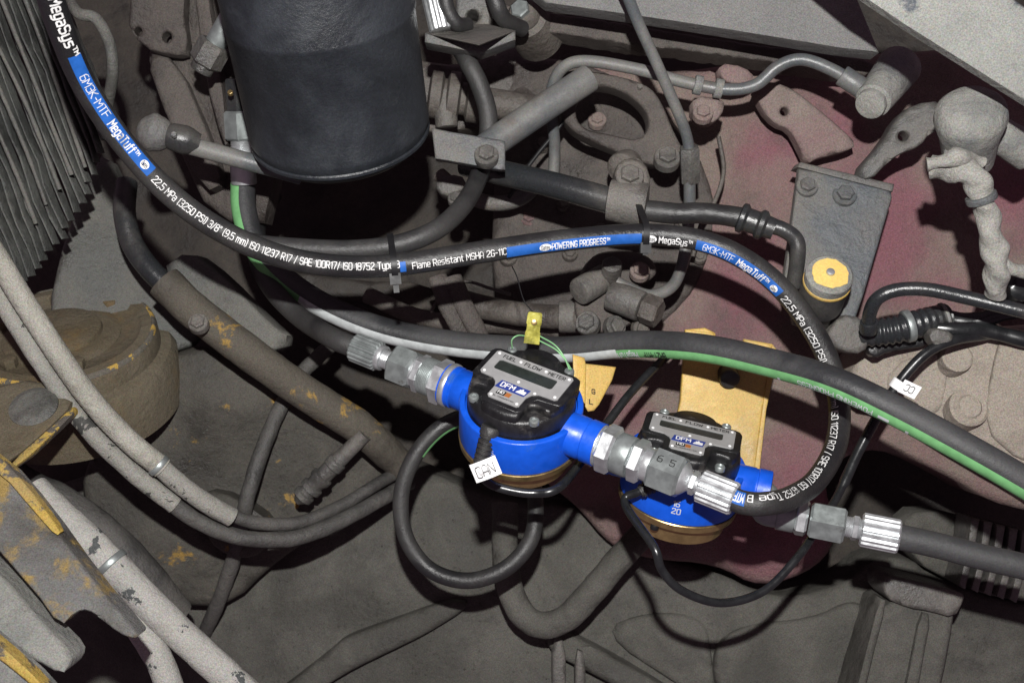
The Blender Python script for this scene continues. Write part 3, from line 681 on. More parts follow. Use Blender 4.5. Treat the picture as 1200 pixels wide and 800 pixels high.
# diagonal strut with clamp plate
sr = thing('diagonal_strut', 'thick grey blue tube strut running up from the bolted clamp plate', 'strut', P(560, 195, .86))
tube('tube', [(560, 180, .855), (600, 152, .862), (650, 118, .87), (690, 92, .878)], .0105, M['tubepaint'], sr, seg=24, n=6)
relief('clamp_plate', [(506, 150), (530, 155), (586, 164), (592, 166), (592, 199), (584, 199), (510, 186)], ((508, 160, .842), (592, 180, .842), (520, 190, .84)), M['greyblue'], sr, 7, .01, 2.2, .0003, rnd=0)
bolt(sr, 570, 181, .838, 12, M['greymetal'])

# frame rail at the top
fr = thing('frame_rail', 'pale grey frame rail with a rough flange crossing the top behind the thin pipe', 'rail', P(830, 60, .88))
relief('upper_face', [(560, -60), (980, -60), (1030, 62), (985, 57), (900, 43), (800, 27), (640, 4)], ((600, 0, .85), (1000, 0, .82), (800, 60, .83)), M['rail'], fr, 11, .02, 3, .0008, rnd=0)
relief('rough_flange', [(560, 0), (640, 16), (720, 26), (800, 40), (900, 55), (1005, 68), (1030, 78), (1010, 90), (900, 72), (820, 62), (760, 55), (700, 47), (630, 36), (560, 26)], ((600, 20, .91), (1000, 70, .88), (800, 60, .895)), M['brownwall'], fr, 8, .03, 3, .001, rnd=1, rough_edge=2.5, nscale=50)
# pale beam at the top right corner
bd = plane3((1000, 0, .715), (1200, 0, .70), (1200, 120, .70))
tag(relief('frame_beam', [(930, -70), (1004, -8), (1060, 30), (1130, 74), (1203, 120), (1290, 172), (1290, 90), (1222, 24), (1186, -2), (1100, -70)], bd, M['beam'], None, 9, .007, 4, .0006, rnd=0), 'broad pale weathered beam above the dust covered valve head', 'beam')

# thin injector pipe, upper and lower
ip = thing('thin_pipe', 'thin dusty grey pipe slanting down from the frame rail to a union nut', 'pipe', P(808, 260, .92))
tube('upper_run', [(722, -40, .80), (745, 20, .82), (772, 80, .84), (798, 140, .86), (806, 165, .87), (808, 185, .875)], .0041, M['tubepaint'], ip, seg=14)
nx = (P(809, 215, .885) - P(808, 172, .87)).normalized()
lathe('union_nut', bev(0, .028, .0078, .0015), P(808, 172, .872), nx, M['greymetal'], ip, 6)
tube('lower_run', [(808, 205, .882), (808, 240, .89), (805, 280, .90), (798, 315, .90), (786, 337, .895), (762, 346, .89), (735, 337, .885), (722, 330, .885)], .0045, M['tubepaint'], ip, seg=14)
# top tube with banjo end
tt = thing('return_tube', 'bent grey return tube running under the frame rail to a round banjo end', 'tube', P(880, 110, .90))
tube('tube', [(648, 215, .93), (650, 170, .92), (646, 130, .905), (648, 100, .895), (662, 78, .885), (690, 72, .88), (750, 82, .875), (800, 96, .87), (850, 105, .865), (885, 100, .86), (912, 78, .855), (940, 70, .85), (975, 82, .845), (1008, 102, .84)], .0045, M['tubepaint'], tt, seg=14)
tx = (P(1060, 70, .87) - P(1022, 120, .83)).normalized()
lathe('banjo_body', [(0, .010), (.002, .0125), (.006, .013), (.03, .0145), (.055, .016)], P(1022, 120, .83), tx, M['palefit'], tt, 28)
lathe('banjo_cap', bev(-.005, .002, .0105, .001), P(1022, 120, .83), tx, M['palefit'], tt, 28)
lathe('collar', bev(0, .018, .0075, .001), P(986, 88, .842), (P(1012, 105, .84) - P(986, 88, .842)).normalized(), M['tubepaint'], tt, 20)
for x, y in ((818, 100), (842, 104)):
    lathe('clip_band', bev(-.003, .003, .0072, .0008), P(x, y, .868), R_ * .95 - U_ * .2, M['palefit'], tt, 20)
relief('clip_foot', [(812, 112), (850, 116), (846, 136), (832, 146), (812, 138)], lambda x, y: .873, M['dustpink'], tt, 7, .02, 3, .0004)
bolt(tt, 824, 132, .87, 10, M['dustpink'])
relief('clip_tab', [(842, 74), (872, 78), (886, 92), (868, 100), (846, 96)], lambda x, y: .885, M['dustpink'], tt, 7, .02, 3, .0004)
# mounting bracket with window
mb = thing('mounting_bracket', 'dusty cast bracket with an oval window under the return tube', 'bracket', P(720, 190, .95))
relief('plate', [(655, 82), (700, 84), (758, 98), (776, 120), (790, 158), (810, 190), (770, 195), (745, 190), (722, 178), (690, 165), (664, 150), (650, 115)], ((660, 90, .90), (780, 110, .89), (760, 190,   .90)), M['brownwall'], mb, 8, .02, 4, .0008, holes=[chaikin([(672, 130), (682, 108), (702, 100), (732, 108), (756, 128), (762, 150), (748, 166), (716, 158), (682, 152)], 2)], rnd=2)
for x, y, r in ((740, 198, 14), (782, 184, 13), (750, 102, 4)):
    bolt(mb, x, y, .892, r, M['greymetal'], washer=r > 5)
lathe('boss', bev(-.03, .004, .012, .002), P(730, 196, .90), (T_ * .8 - R_ * .5 - U_ * .4), M['brownsteel'], mb, 24)
# lifting eyes
e1 = tag(relief('lifting_plate', [(880, 100), (905, 95), (930, 105), (955, 125), (985, 150), (1005, 170), (990, 178), (960, 185), (945, 192), (935, 170), (925, 152), (908, 146), (893, 130)], ((900, 100, .90), (1000, 170, .895), (930, 190, .90)), M['dustpink'], None, 8, .012, 4, .0008, holes=[circ(919, 131, 5, 5, 12)], rnd=1), 'dusty maroon lifting plate with one hole below the return tube', 'plate')
e2 = tag(relief('curved_arm', [(1000, 205), (1035, 165), (1048, 140), (1070, 122), (1105, 118), (1112, 150), (1090, 155), (1078, 172), (1060, 178), (1040, 190), (1020, 212)], ((1000, 205, .86), (1100, 130, .845), (1060, 175, .85)), M['greymetal'], None, 8, .012, 4, .0007, holes=[circ(1058, 160, 6, 5.5, 12)], rnd=1), 'grey curved arm with one hole rising from the bolted dark plate', 'arm')

# ------------------------------------------------------------------ right: dark bracket plate, yellow cap, elbow pipes
bpk = thing('bolted_plate', 'dark grey steel plate with two hex bolts beside the yellow topped cap', 'plate', P(960, 400, .90))
bpd = plane3((935, 200, .868), (1045, 220, .86), (990, 400, .845))
relief('plate', [(936, 198), (960, 202), (1044, 224), (1045, 232), (1012, 345), (992, 402), (930, 380), (918, 330)], bpd, M['greyblue'], bpk, 9, .006, 2.5, .0004, rnd=0)
bolt(bpk, 946, 218, bpd(946, 218), 11, M['greyblue']); bolt(bpk, 990, 228, bpd(990, 228), 12, M['greyblue'], spin=.4)
relief('top_lip', [(934, 196), (938, 190), (1048, 216), (1046, 225)], lambda x, y: bpd(x, y) - .002, M['greymetal'], bpk, 6, .02, 1.5, .0002, rnd=0)
yc = thing('filler_cap', 'round cap with chipped yellow paint and silver rim in front of the bolted plate', 'cap', P(968, 375, .85))
yx = (U_ * .55 + T_ * .82).normalized(); yo = P(971, 325, .805)
lathe('body', [(-.05, .0115), (-.032, .0125), (-.030, .0155), (-.006, .0158), (-.004, .0148), (0, .0148)], yo, yx, M['blackpipe'], yc, 36)
lathe('yellow_seal', bev(-.0065, -.0035, .0164, .0008), yo, yx, M['yellow'], yc, 36)
lathe('lid', [(-.004, .0158), (0, .0162), (.003, .0160), (.0042, .0148)], yo, yx, M['palefit'], yc, 40)
lathe('paint', [(.004, .0138), (.0046, .0136), (.0048, .003)], yo, yx, M['yellowcap'], yc, 28, lambda k: .9 + .12 * mnoise.noise(Vector((k * .9, 1.3, .2))))
lathe('centre_screw', bev(.0045, .0072, .0030, .001), yo, yx, M['zinc'], yc, 16)
relief('pipe_saddle', [(985, 368), (1010, 372), (1022, 392), (1012, 415), (985, 412), (965, 395)], lambda x, y: .83, M['greymetal'], yc, 7, .03, 5, .0008)
ep = thing('elbow_pipe', 'black painted pipe bending out of the cap base towards the wrapped cable', 'pipe', P(1018, 385, .82))
tube('pipe', [(1018, 388, .82), (1019, 368, .81), (1028, 350, .80), (1050, 340, .795), (1085, 339, .79), (1130, 348, .785), (1200, 365, .775), (1290, 388, .77)], .0047, M['blackpipe'], ep, seg=18)
lathe('collar', bev(0, .009, .0062, .001), P(1018, 388, .82), (P(1019, 368, .81) - P(1018, 388, .82)).normalized(), M['blackpipe'], ep, 20)
# black harness below
hn = thing('cable_harness', 'lumpy black corrugated cable harness with clips below the elbow pipe', 'harness', P(1100, 400, .85))
tube('corrugated_sleeve', [(985, 392, .845), (1020, 390, .835), (1050, 386, .83), (1080, 378, .83), (1108, 372, .835)], .0095, M['blackpipe'], hn, 16, rib=(4, .06))
tube('branch', [(1085, 384, .83), (1120, 386, .825), (1160, 388, .825), (1210, 400, .82), (1290, 420, .82)], .0055, M['shinyblack'], hn, lump=.0008)
tube('branch', [(1100, 372, .84), (1140, 376, .83), (1180, 366, .82), (1230, 355, .81)], .006, M['shinyblack'], hn, lump=.001)
lathe('bright_clip', bev(-.0025, .0025, .0115, .0008), P(1064, 382, .83), R_ * .95 + U_ * .25, M['zincdull'], hn, 24)
lathe('bright_clip', bev(-.0012, .0012, .0112, .0005), P(1106, 373, .834), R_ * .95 + U_ * .25, M['palefit'], hn, 24)
relief('clip', [(1092, 382), (1118, 390), (1115, 402), (1098, 408), (1088, 396)], lambda x, y: .815, M['greymetal'], hn, 6, .012, 2.5, .0005)
relief('tape', [(1020, 398), (1060, 394), (1094, 396), (1090, 405), (1040, 412), (1026, 420), (1015, 412)], lambda x, y: .842, M['rubber'], hn, 6, .01, 3, .001)
relief('connector', [(1180, 325), (1215, 318), (1215, 352), (1186, 352)], lambda x, y: .79, M['shinyblack'], hn, 6, .02, 4, .0004)

# dusty valve at the right top and its wrapped cable
vl = thing('dusty_valve', 'pale dust covered round valve head under the broad weathered beam', 'valve', P(1140, 180, .80))
va = (T_ * .75 + U_ * .55 - R_ * .25).normalized()
lathe('head', [(-.045, .016), (-.02, .019), (-.006, .0225), (0, .0215), (.005, .017), (.007, .010), (.0075, .003)], P(1138, 130, .748), va, M['palefit'], vl, 36)
tube('outlet', [(1128, 150, .765), (1120, 168, .765), (1118, 190, .765)], .0068, M['palefit'], vl, seg=16)
tube('side_outlet', [(1150, 140, .78), (1175, 160, .78), (1205, 178, .785)], lambda t: .010 + .003 * t, M['palefit'], vl, seg=18)
wr = thing('wrapped_cable', 'cable wrapped in dirty white cloth hanging below the dusty valve', 'cable', P(1160, 345, .78))
def ragr(t): return .0082 - .0012 * t + .0004 * math.sin(t * 11)
tube('wrapping', [(1092, 196, .755), (1112, 196, .75), (1132, 200, .745), (1146, 216, .745), (1155, 245, .75), (1162, 280, .755), (1168, 312, .76), (1166, 345, .775)], ragr, M['rag'], wr, 22, seg=30, lump=.0015, spiral=(2, 300, .13))
tube('loose_end', [(1150, 190, .75), (1135, 184, .745), (1112, 188, .742), (1086, 192, .745)], lambda t: .0050 - .002 * math.sin(t * 9), M['rag'], wr, 8, seg=12, lump=.002)
tube('loose_end', [(1170, 300, .76), (1180, 312, .76), (1205, 320, .765)], .0045, M['rag'], wr, 8, seg=12, lump=.0018)
lathe('band', bev(-.0022, .0022, .0098, .0008), P(1150, 232, .748), (P(1155, 245, .75) - P(1146, 216, .745)).normalized(), M['greyblue'], wr, 20)

# ------------------------------------------------------------------ centre: valve block, pipes, yellow brackets
vb = thing('valve_block', 'dusty valve block with hex plugs on the wall below the printed hose', 'valve', P(720, 395, .95))
vbd = plane3((690, 300, .905), (790, 320, .90), (730, 390, .89))
relief('body', [(690, 300), (720, 292), (760, 298), (772, 318), (760, 330), (742, 338), (766, 352), (772, 372), (740, 378), (720, 392), (692, 388), (672, 372), (676, 335)], vbd, M['brownwall'], vb, 8, .04, 6, .001, rnd=2)
bolt(vb, 750, 317, .888, 10, M['dustpink'])
lathe('plug', bev(-.01, .020, .0105, .002), P(700, 330, .895), -R_ * .7 + T_ * .5 - U_ * .4, M['greymetal'], vb, 22)
ax1 = (R_ * .85 - U_ * .35 + T_ * .4).normalized()
lathe('barrel', bev(-.005, .022, .0115, .002), P(722, 348, .885), ax1, M['greymetal'], vb, 28)
hexa('hex_plug', .022, .036, .0115, P(722, 348, .885), ax1, M['brownsteel'], vb)
bolt(vb, 688, 378, .875, 12, M['greymetal'], nrm=T_ * .8 + U_ * .3 - R_ * .3)
bolt(vb, 722, 382, .880, 11, M['greymetal'], nrm=T_ * .8 + U_ * .2 + R_ * .4, spin=.5)
bolt(vb, 752, 384, .885, 9, M['brownsteel'], nrm=T_ * .8 - U_ * .1 + R_ * .3)
lathe('inlet_cap', bev(-.008, .012, .0075, .0015), P(716, 320, .89), U_ * .5 + T_ * .8, M['greymetal'], vb, 18)
sp = thing('supply_pipe', 'dirty horizontal pipe entering the valve block behind the seal tag', 'pipe', P(640, 385, .93))
tube('pipe', [(540, 352, .955), (575, 362, .945), (610, 368, .935), (650, 371, .925), (690, 371, .91)], .0095, M['brownsteel'], sp, seg=20, lump=.0007)
lathe('coupling', bev(0, .03, .0125, .0015), P(655, 371, .92), R_ * .99 + T_ * .1, M['greymetal'], sp, 24)
tag(tube('small_pipe', [(430, 345, 1.0), (480, 368, .99), (530, 378, .98), (600, 382, .965), (660, 388, .95)], .007, M['brownsteel'], None, seg=16, lump=.0006), 'thin dirty pipe below the supply pipe running behind the striped hose', 'pipe')
for i, (dx, lbl) in enumerate(((0, 'dusty flat strap, the one with a plain edge, hanging behind the striped hose'), (18, 'dusty flat strap, folded beside the supply pipe, hanging behind the striped hose'))):
    tag(tube('flat_strap', [(512 + dx, 325, .925), (522 + dx, 350, .92), (536 + dx, 378, .92), (552 + dx, 410, .925)], .0078, M['brownwall'], None, seg=14, lump=.001, squash=.55), lbl, 'strap', 'hanging straps')
tag(relief('dark_gusset', [(300, 330), (345, 315), (420, 330), (500, 330), (520, 360), (470, 372), (400, 350), (350, 360)], lambda x, y: 1.03, M['block'], None, 10, .03, 5, .002), 'dark oily gusset below the tied hoses', 'gusset')

# horizontal steel pipe, cast clamp, textile hose and elbow
sp2 = thing('pressure_line', 'black steel line passing a cast clamp into a wrapped hose with crimped end', 'line', P(740, 250, .90))
tube('steel_tube', [(545, 192, .90), (590, 203, .882), (650, 217, .866), (720, 236, .853)], .0093, M['blackpipe'], sp2, seg=24)
sx = (P(870, 257, .838) - P(715, 235, .853)).normalized()
lathe('cast_clamp', [(0, .010), (.001, .0145), (.010, .0155), (.026, .0155), (.028, .0145), (.0285, .010)], P(712, 234, .853), sx, M['greymetal'], sp2, 32)
relief('clamp_ear', [(720, 196), (735, 184), (756, 190), (764, 215), (752, 228), (722, 222)], lambda x, y: .860, M['brownsteel'], sp2, 7, .02, 4, .0006)
bolt(sp2, 738, 206, .846, 14, M['greymetal'])
tube('wrapped_hose', [(750, 246, .850), (790, 250, .847), (830, 250, .843), (872, 256, .838)], .0074, M['rubberdust'], sp2, seg=20, lump=.0006)
cxx = (P(905, 268, .834) - P(866, 254, .838)).normalized()
lathe('crimped_collar', [(0, .0085), (.001, .0105), (.004, .0108), (.006, .0085), (.013, .0085), (.015, .0108), (.018, .0105), (.020, .008), (.026, .0075)], P(866, 254, .838), cxx, M['blackpipe'], sp2, 24)
tube('elbow', [(895, 264, .835), (915, 268, .832), (932, 280, .832), (935, 298, .834), (930, 335, .845)], .0055, M['blackpipe'], sp2, seg=18)
tag(tube('branch_pipe', [(515, 205, .97), (540, 225, .96), (575, 238, .95), (610, 232, .945), (640, 205, .945)], .0062, M['rodsteel'], None, seg=16), 'curved dark pipe behind the rising black hose below the clamp plate', 'pipe')
bkf = thing('block_fitting', 'dirty square fitting behind the bend of the black hose', 'fitting', P(528, 225, .96))
relief('body', [(510, 208), (540, 204), (548, 218), (530, 232), (512, 226)], lambda x, y: .93, M['greymetal'], bkf, 6, .03, 4, .0006)
bolt(bkf, 534, 232, .925, 8, M['greymetal'])

# big yellow bracket
yb = thing('yellow_bracket', 'tall yellow steel bracket with two tabs behind the partly hidden flow meter', 'bracket', P(850, 545, .90))
ybd = plane3((800, 400, .872), (905, 410, .866), (850, 540, .862))
relief('plate', [(803, 386), (826, 384), (838, 390), (840, 400), (870, 406), (872, 397), (905, 403), (908, 410), (893, 480), (885, 548), (860, 575), (780, 545), (797, 470)], ybd, M['yellow'], yb, 9, .004, 1.8, .0002, rnd=0)
relief('side_flange', [(905, 403), (912, 412), (898, 480), (890, 552), (884, 548), (893, 480)], lambda x, y: ybd(x, y) - .001, M['yellow'], yb, 6, .016, 1, .0001, rnd=0)
lathe('rubber_stop', bev(-.004, .010, .0075, .002), P(853, 438, ybd(853, 438)), T_ * .85 - U_ * .4, M['rubber'], yb, 20)
relief('tab', [(803, 386), (836, 390), (838, 400), (832, 406), (812, 402), (803, 404)], lambda x, y: ybd(x, y) - .004, M['yellow'], yb, 5, .003, 1.2, .0001, rnd=0)
sy = thing('small_yellow_bracket', 'small folded yellow bracket with stamped marks beside the meter carrying the seal block', 'bracket', P(690, 485, .86))
syd = plane3((672, 418, .835), (722, 430, .842), (690, 480, .83))
relief('plate', [(686, 426), (722, 430), (717, 446), (702, 474), (696, 481), (689, 482), (684, 474)], syd, M['yellow'], sy, 6, .003, 1.5, .0001, rnd=0)
relief('folded_tab', [(671, 415), (685, 419), (687, 430), (686, 474), (680, 466), (672, 440)], lambda x, y: syd(x, y) - .010, M['yellow'], sy, 6, .004, 1.5, .0001, rnd=0)
nrm = (P(686, 426, syd(686, 426)) - P(722, 430, syd(722, 430))).cross(P(690, 478, syd(690, 478)) - P(686, 426, syd(686, 426))).normalized()
for tx_, px, py in (('L', 690, 470), ('G', 693, 458)):
    o0 = P(px, py, syd(px, py) - .0012)
    flat_text('print_mark', tx_, o0, (P(px + 10, py + 2, syd(px + 10, py + 2) - .0012) - o0).normalized(), U_, .003, .003, M['ink'], sy, .02, lift=.0004)

# U shaped cast pipe at the bottom
tag(tube('cast_pipe', [(592, 590, .965), (592, 640, .955), (598, 690, .945), (615, 722, .94), (640, 732, .935), (668, 720, .93), (700, 685, .925), (730, 650, .925), (760, 620, .95)], .0105, M['floor'], None, seg=22, lump=.0007), 'dusty U shaped cast pipe on the casting below the loop hose', 'pipe')
# post at the bottom right
po = thing('cast_post', 'dusty grey cast post with a square head below the plain dark outlet hose', 'post', P(1050, 815, .93))
pod = plane3((1040, 690, .905), (1130, 700, .90), (1050, 810, .89))
relief('shaft', [(1040, 690), (1120, 700), (1112, 760), (1092, 850), (995, 850), (1015, 770)], pod, M['floor'], po, 9, .05, 8, .001)
relief('head', [(1034, 676), (1044, 672), (1128, 694), (1130, 702), (1118, 724), (1090, 716), (1064, 712), (1036, 700)], lambda x, y: pod(x, y) - .006, M['greymetal'], po, 8, .04, 5, .0008)
relief('rib', [(1078, 716), (1092, 720), (1080, 780), (1070, 850), (1050, 850), (1066, 780)], lambda x, y: pod(x, y) - .005, M['floor'], po, 8, .02, 4, .0006)
relief('rib', [(1030, 700), (1040, 704), (1020, 780), (1005, 850), (992, 850), (1012, 770)], lambda x, y: pod(x, y) - .004, M['floor'], po, 8, .02, 4, .0006)
# small cooling fins at the right edge
fn = thing('fin_block', 'row of small dusty fins behind the plain dark outlet hose', 'fins', P(1170, 700, .93))
for i in range(5):
    x = 1143 + i * 15
    relief('fin', [(x - 5, 606 + i * 4), (x + 5, 608 + i * 4), (x - 2, 650 + i * 5), (x - 12, 690 + i * 4), (x - 20, 686 + i * 4), (x - 10, 648 + i * 4)], lambda x, y: .905, M['greymetal'], fn, 8, .03, 2, .0004, rnd=0)
relief('base', [(1060, 600), (1110, 598), (1220, 640), (1250, 700), (1180, 705), (1090, 672), (1060, 640)], lambda x, y: .945, M['floor'], fn, 10, .03, 5, .001)

# ------------------------------------------------------------------ fuel flow meters
class Frame:
    def __init__(s, o, x, y):
        s.o = o; s.x = x.normalized(); s.y = (y - s.x * y.dot(s.x)).normalized(); s.z = s.x.cross(s.y)
    def __call__(s, a, b, h): return s.o + (s.x * a + s.y * b + s.z * h) * .001
def cv(r, u, t): return R_ * r + U_ * u + T_ * t
F1 = Frame(P(611, 470, .784), cv(.870, -.3275, .3685), cv(.493, .540, -.683))
F2 = Frame(P(804.5, 536, .808), cv(.961, -.222, .169), cv(.244, .390, -.888))
SCREWS = [(-21.5, 24.8), (21.5, 24.8), (-21.5, -24.8), (22.5, -24.8)]
def block2d(name, outline, h0, h1, taper, b, Fm, mat, parent, c=(0, 0)):
    """prism from a star-shaped outline (mm) with rounded top edge"""
    n = len(outline); V, Fc = [], []
    lay = [(h0, 1.0)] + [(h1 - b + b * math.sin(a), 1 - taper - (b / 34.0) * (1 - math.cos(a))) for a in np.linspace(0, math.pi / 2, 5)]
    for h, s in lay:
        for (x, y) in outline: V.append(Fm(c[0] + (x - c[0]) * s, c[1] + (y - c[1]) * s, h))
    for i in range(len(lay) - 1):
        for k in range(n): Fc.append((i * n + k, i * n + (k + 1) % n, (i + 1) * n + (k + 1) % n, (i + 1) * n + k))
    V.append(Fm(c[0], c[1], h1)); t = len(V) - 1; i = (len(lay) - 1) * n
    for k in range(n): Fc.append((i + k, i + (k + 1) % n, t))
    return mk(name, V, Fc, mat, parent, True, 45)
def poly_mm(name, pts, h0, h1, Fm, mat, parent, holes=()):
    """flat plate in meter coordinates (mm), triangulated, with thickness"""
    loops = [pts] + list(holes); allp = [Vector(p) for l in loops for p in l]; e = []; k = 0
    for l in loops:
        e += [(k + i, k + (i + 1) % len(l)) for i in range(len(l))]; k += len(l)
    vo, eo, fo, *_ = delaunay_2d_cdt(allp, e, [], 0, 1e-5)
    cen = np.array([np.mean([(vo[i].x, vo[i].y) for i in f], axis=0) for f in fo])
    keep = inside(cen, pts)
    for h in holes: keep &= ~inside(cen, h)
    fo = [tuple(f) for f, q in zip(fo, keep) if q]; n = len(vo)
    V = [Fm(v.x, v.y, h1) for v in vo] + [Fm(v.x, v.y, h0) for v in vo]
    cnt = {}
    for f in fo:
        for i in range(len(f)):
            ee = (f[i], f[(i + 1) % len(f)]); cnt.setdefault(tuple(sorted(ee)), []).append(ee)
    Fc = list(fo) + [(j, i, i + n, j + n) for (i, j) in (v[0] for v in cnt.values() if len(v) == 1)]
    return mk(name, V, Fc, mat, parent, True, 30)
def rr(x0, x1, y0, y1, r, n=4):
    out = []
    for cx, cy, a0 in ((x1 - r, y1 - r, 0), (x0 + r, y1 - r, 90), (x0 + r, y0 + r, 180), (x1 - r, y0 + r, 270)):
        for k in range(n + 1):
            a = math.radians(a0 + 90 * k / n); out.append((cx + r * math.cos(a), cy + r * math.sin(a)))
    return out
def cyl_text(name, body, Fm, r, ang, h, size, mat, parent):
    V, Fc, w, x0 = text_vf(body, size, .015)
    out = []
    for v in V:
        a = math.radians(ang) + (v.x - x0 - w / 2) / r
        out.append(Fm((r + v.z * 1000) * math.cos(a), (r + v.z * 1000) * math.sin(a), h + v.y))
    return mk(name, out, Fc, mat, parent, False)
def meter(Fm, label, dark_base):
    t = thing('flow_meter', label, 'flow meter', Fm(0, 0, -47), 'fuel flow meters')
    Z = Fm.z
    def lz(name, prof, mat, seg=64, parent=t): return lathe(name, [(h * .001, r * .001) for h, r in prof], Fm.o, Z, mat, parent, seg)
    bd = lz('body', [(-28, 39.5), (-27.5, 40.6), (-26, 41), (-1.2, 41), (-.3, 40.6), (0, 40), (0, 37.2), (-2.5, 36.6), (-3, 20)], M['blue'])
    for s in (-1, 1):
        q = lathe('port_neck', [(.030, .0142), (.047, .0142), (.0475, .0138), (.0490, .0138), (.0495, .0145), (.058, .0145), (.0585, .013)], Fm(0, 0, -11), Fm.x * s, M['blue'], t, 32)
    cyl_text('print_size', '16', Fm, 41.25, -89, -12.0, 5.6, M['greyprint'], bd); cyl_text('print_size', '20', Fm, 41.25, -88, -17.6, 5.6, M['greyprint'], bd)
    lz('brass_flange', [(-33.5, 39), (-33, 41), (-28.5, 41.4), (-28.0, 41)], M['brass'])
    lz('base_disc', [(-47, 33), (-46, 35), (-35, 35), (-34, 36), (-33.4, 36)], M['brass'])
    bolt_q = Fm(-10, -37.5, -35)
    lathe('base_screw', bev(-.002, .002, .003, .0006), bolt_q, -Z, M['zipblack'], t, 12)
    # black head
    lz('head_base', [(-3, 36), (.5, 36), (7, 35.4), (10.5, 34.4), (11.8, 33.2), (12.4, 31), (12.5, 20)], M['plastic'])
    out = []
    for k in range(220):
        a = 2 * math.pi * k / 220; r = 34.8
        for (sx, sy) in SCREWS[2:]:
            R0, rho = math.hypot(sx, sy), 8.6
            da = (a - math.atan2(sy, sx) + math.pi) % (2 * math.pi) - math.pi
            disc = rho * rho - (R0 * math.sin(da)) ** 2
            if disc > 0 and abs(da) < 1: r = min(r, R0 * math.cos(da) - math.sqrt(disc))
        out.append(r)
    sm = out[:]
    for _ in range(4): sm = [(sm[i - 1] + 2 * sm[i] + sm[(i + 1) % 220]) / 4 for i in range(220)]
    hd_ = block2d('head_top', [(r * math.cos(2 * math.pi * k / 220), r * math.sin(2 * math.pi * k / 220)) for k, r in enumerate(sm)], 2.5, 17.3, .04, 3.2, Fm, M['plastic'], t)
    block2d('plate_rim', [(-32.3, 17), (-31, 20), (-28, 21.4), (-18, 21.8), (18, 21.8), (28, 21.4), (31, 20), (32.3, 17), (32.3, -6), (31, -8.6), (27, -9.6), (17, -10.5), (14.6, -14), (13.5, -25), (11, -27.6), (-13, -27.6), (-15.5, -25), (-16.6, -14), (-19, -10.5), (-27, -9.6), (-31, -8.6), (-32.3, -6)], 6, 17.7, -.03, 1.6, Fm, M['plastic'], t, (0, 6))
    # face plate, T shaped
    pl = [(-28.5, 17), (-27, 18.5), (27, 18.5), (28.5, 17), (28.5, -5), (27, -6.5), (16, -7), (12.5, -9.5), (10.5, -14), (10.5, -23), (9, -24.5), (-11, -24.5), (-12.5, -23), (-12.5, -14), (-14.5, -9.5), (-18, -7), (-27, -6.5), (-28.5, -5)]
    win = rr(-22.5, 20.5, 1, 11.2, 2)
    fp = poly_mm('face_plate', pl, 17.3, 18.5, Fm, M['plate'], t, [win])
    poly_mm('display', win, 16.7, 17.9, Fm, M['screen'], t)
    for (x, y) in ((-26, 16), (26, 16), (-26, -4), (26, -4), (-9.4, 15.2), (9.4, 15.2), (-1, -3), (-10.5, -22), (8.3, -22), (13.4, -7.6)):
        lathe('rivet', [(0, .0011), (.0004, .0010), (.0007, .0004)], Fm(x, y, 18.5), Z, M['white'], fp, 10)
    for w, x0, x1 in (('FUEL', -22, -12.6), ('FLOW', -6, 6), ('METER', 11.6, 24)):
        flat_text('print_words', w, Fm(x0, 14.6, 18.5), Fm.x, Fm.y, (x1 - x0) * .001, .0030, M['ink'], fp, .015)
    lg = poly_mm('logo_badge', [(-11, -6.9), (10.2, -6.9), (8.8, -14.2), (-12.4, -14.2)], 18.5, 18.8, Fm, M['navy'], fp)
    flat_text('print_logo', 'DFM', Fm(-9.6, -10.55, 18.8), Fm.x, Fm.y, .0102, .0040, M['white'], lg, .02)
    poly_mm('print_logo', [(2.0, -12.8), (3.0, -10.8), (3.6, -10.8), (3.8, -9.2), (5.0, -9.2), (5.1, -8.3), (6.2, -8.3), (6.3, -9.8), (8.6, -9.8), (8.4, -12.8)], 18.8, 18.95, Fm, M['white'], lg)
    poly_mm('print_logo', [(-8.5, -15.8), (-2.4, -15.8), (-2.6, -19.6), (-8.7, -19.6)], 18.5, 18.7, Fm, M['ink'], fp)
    poly_mm('print_logo', [(-2.2, -15.8), (1.4, -15.8), (1.2, -19.6), (-2.4, -19.6)], 18.5, 18.7, Fm, M['orange'], fp)
    flat_text('print_logo', 'HD', Fm(-7.8, -17.7, 18.7), Fm.x, Fm.y, .0044, .0022, M['white'], fp, .02)
    flat_text('print_words', 'FUEL CONSUMPTION', Fm(-11.2, -22.0, 18.5), Fm.x, Fm.y, .017, .0011, M['ink'], fp, .0)
    # rear dome for the antenna
    block2d('rear_dome', [(17 * math.cos(a), 23.5 + 12.5 * math.sin(a)) for a in np.linspace(0, 2 * math.pi, 40, endpoint=False)], 3, 18.2, .08, 3.5, Fm, M['plastic'], t, (0, 23.5))
    for i, (x, y) in enumerate(SCREWS):
        s = lathe('screw', [(-.002, .0034), (.0008, .0034), (.0015, .0029), (.0017, .0018), (.0007, .0012), (.0006, .0004)], Fm(x, y, 12.6 if y < 0 else 16.6), Z, M['zincdull'], t, 18)
    return t
mt1 = meter(F1, 'blue and black flow meter with yellow seal block and white flag tag', True)
mt2 = meter(F2, 'blue and black flow meter partly hidden by steel hose fittings', False)

# ------------------------------------------------------------------ hoses
def ribs36(k): return .90 if k % 3 == 0 else 1.0
LAB = {}
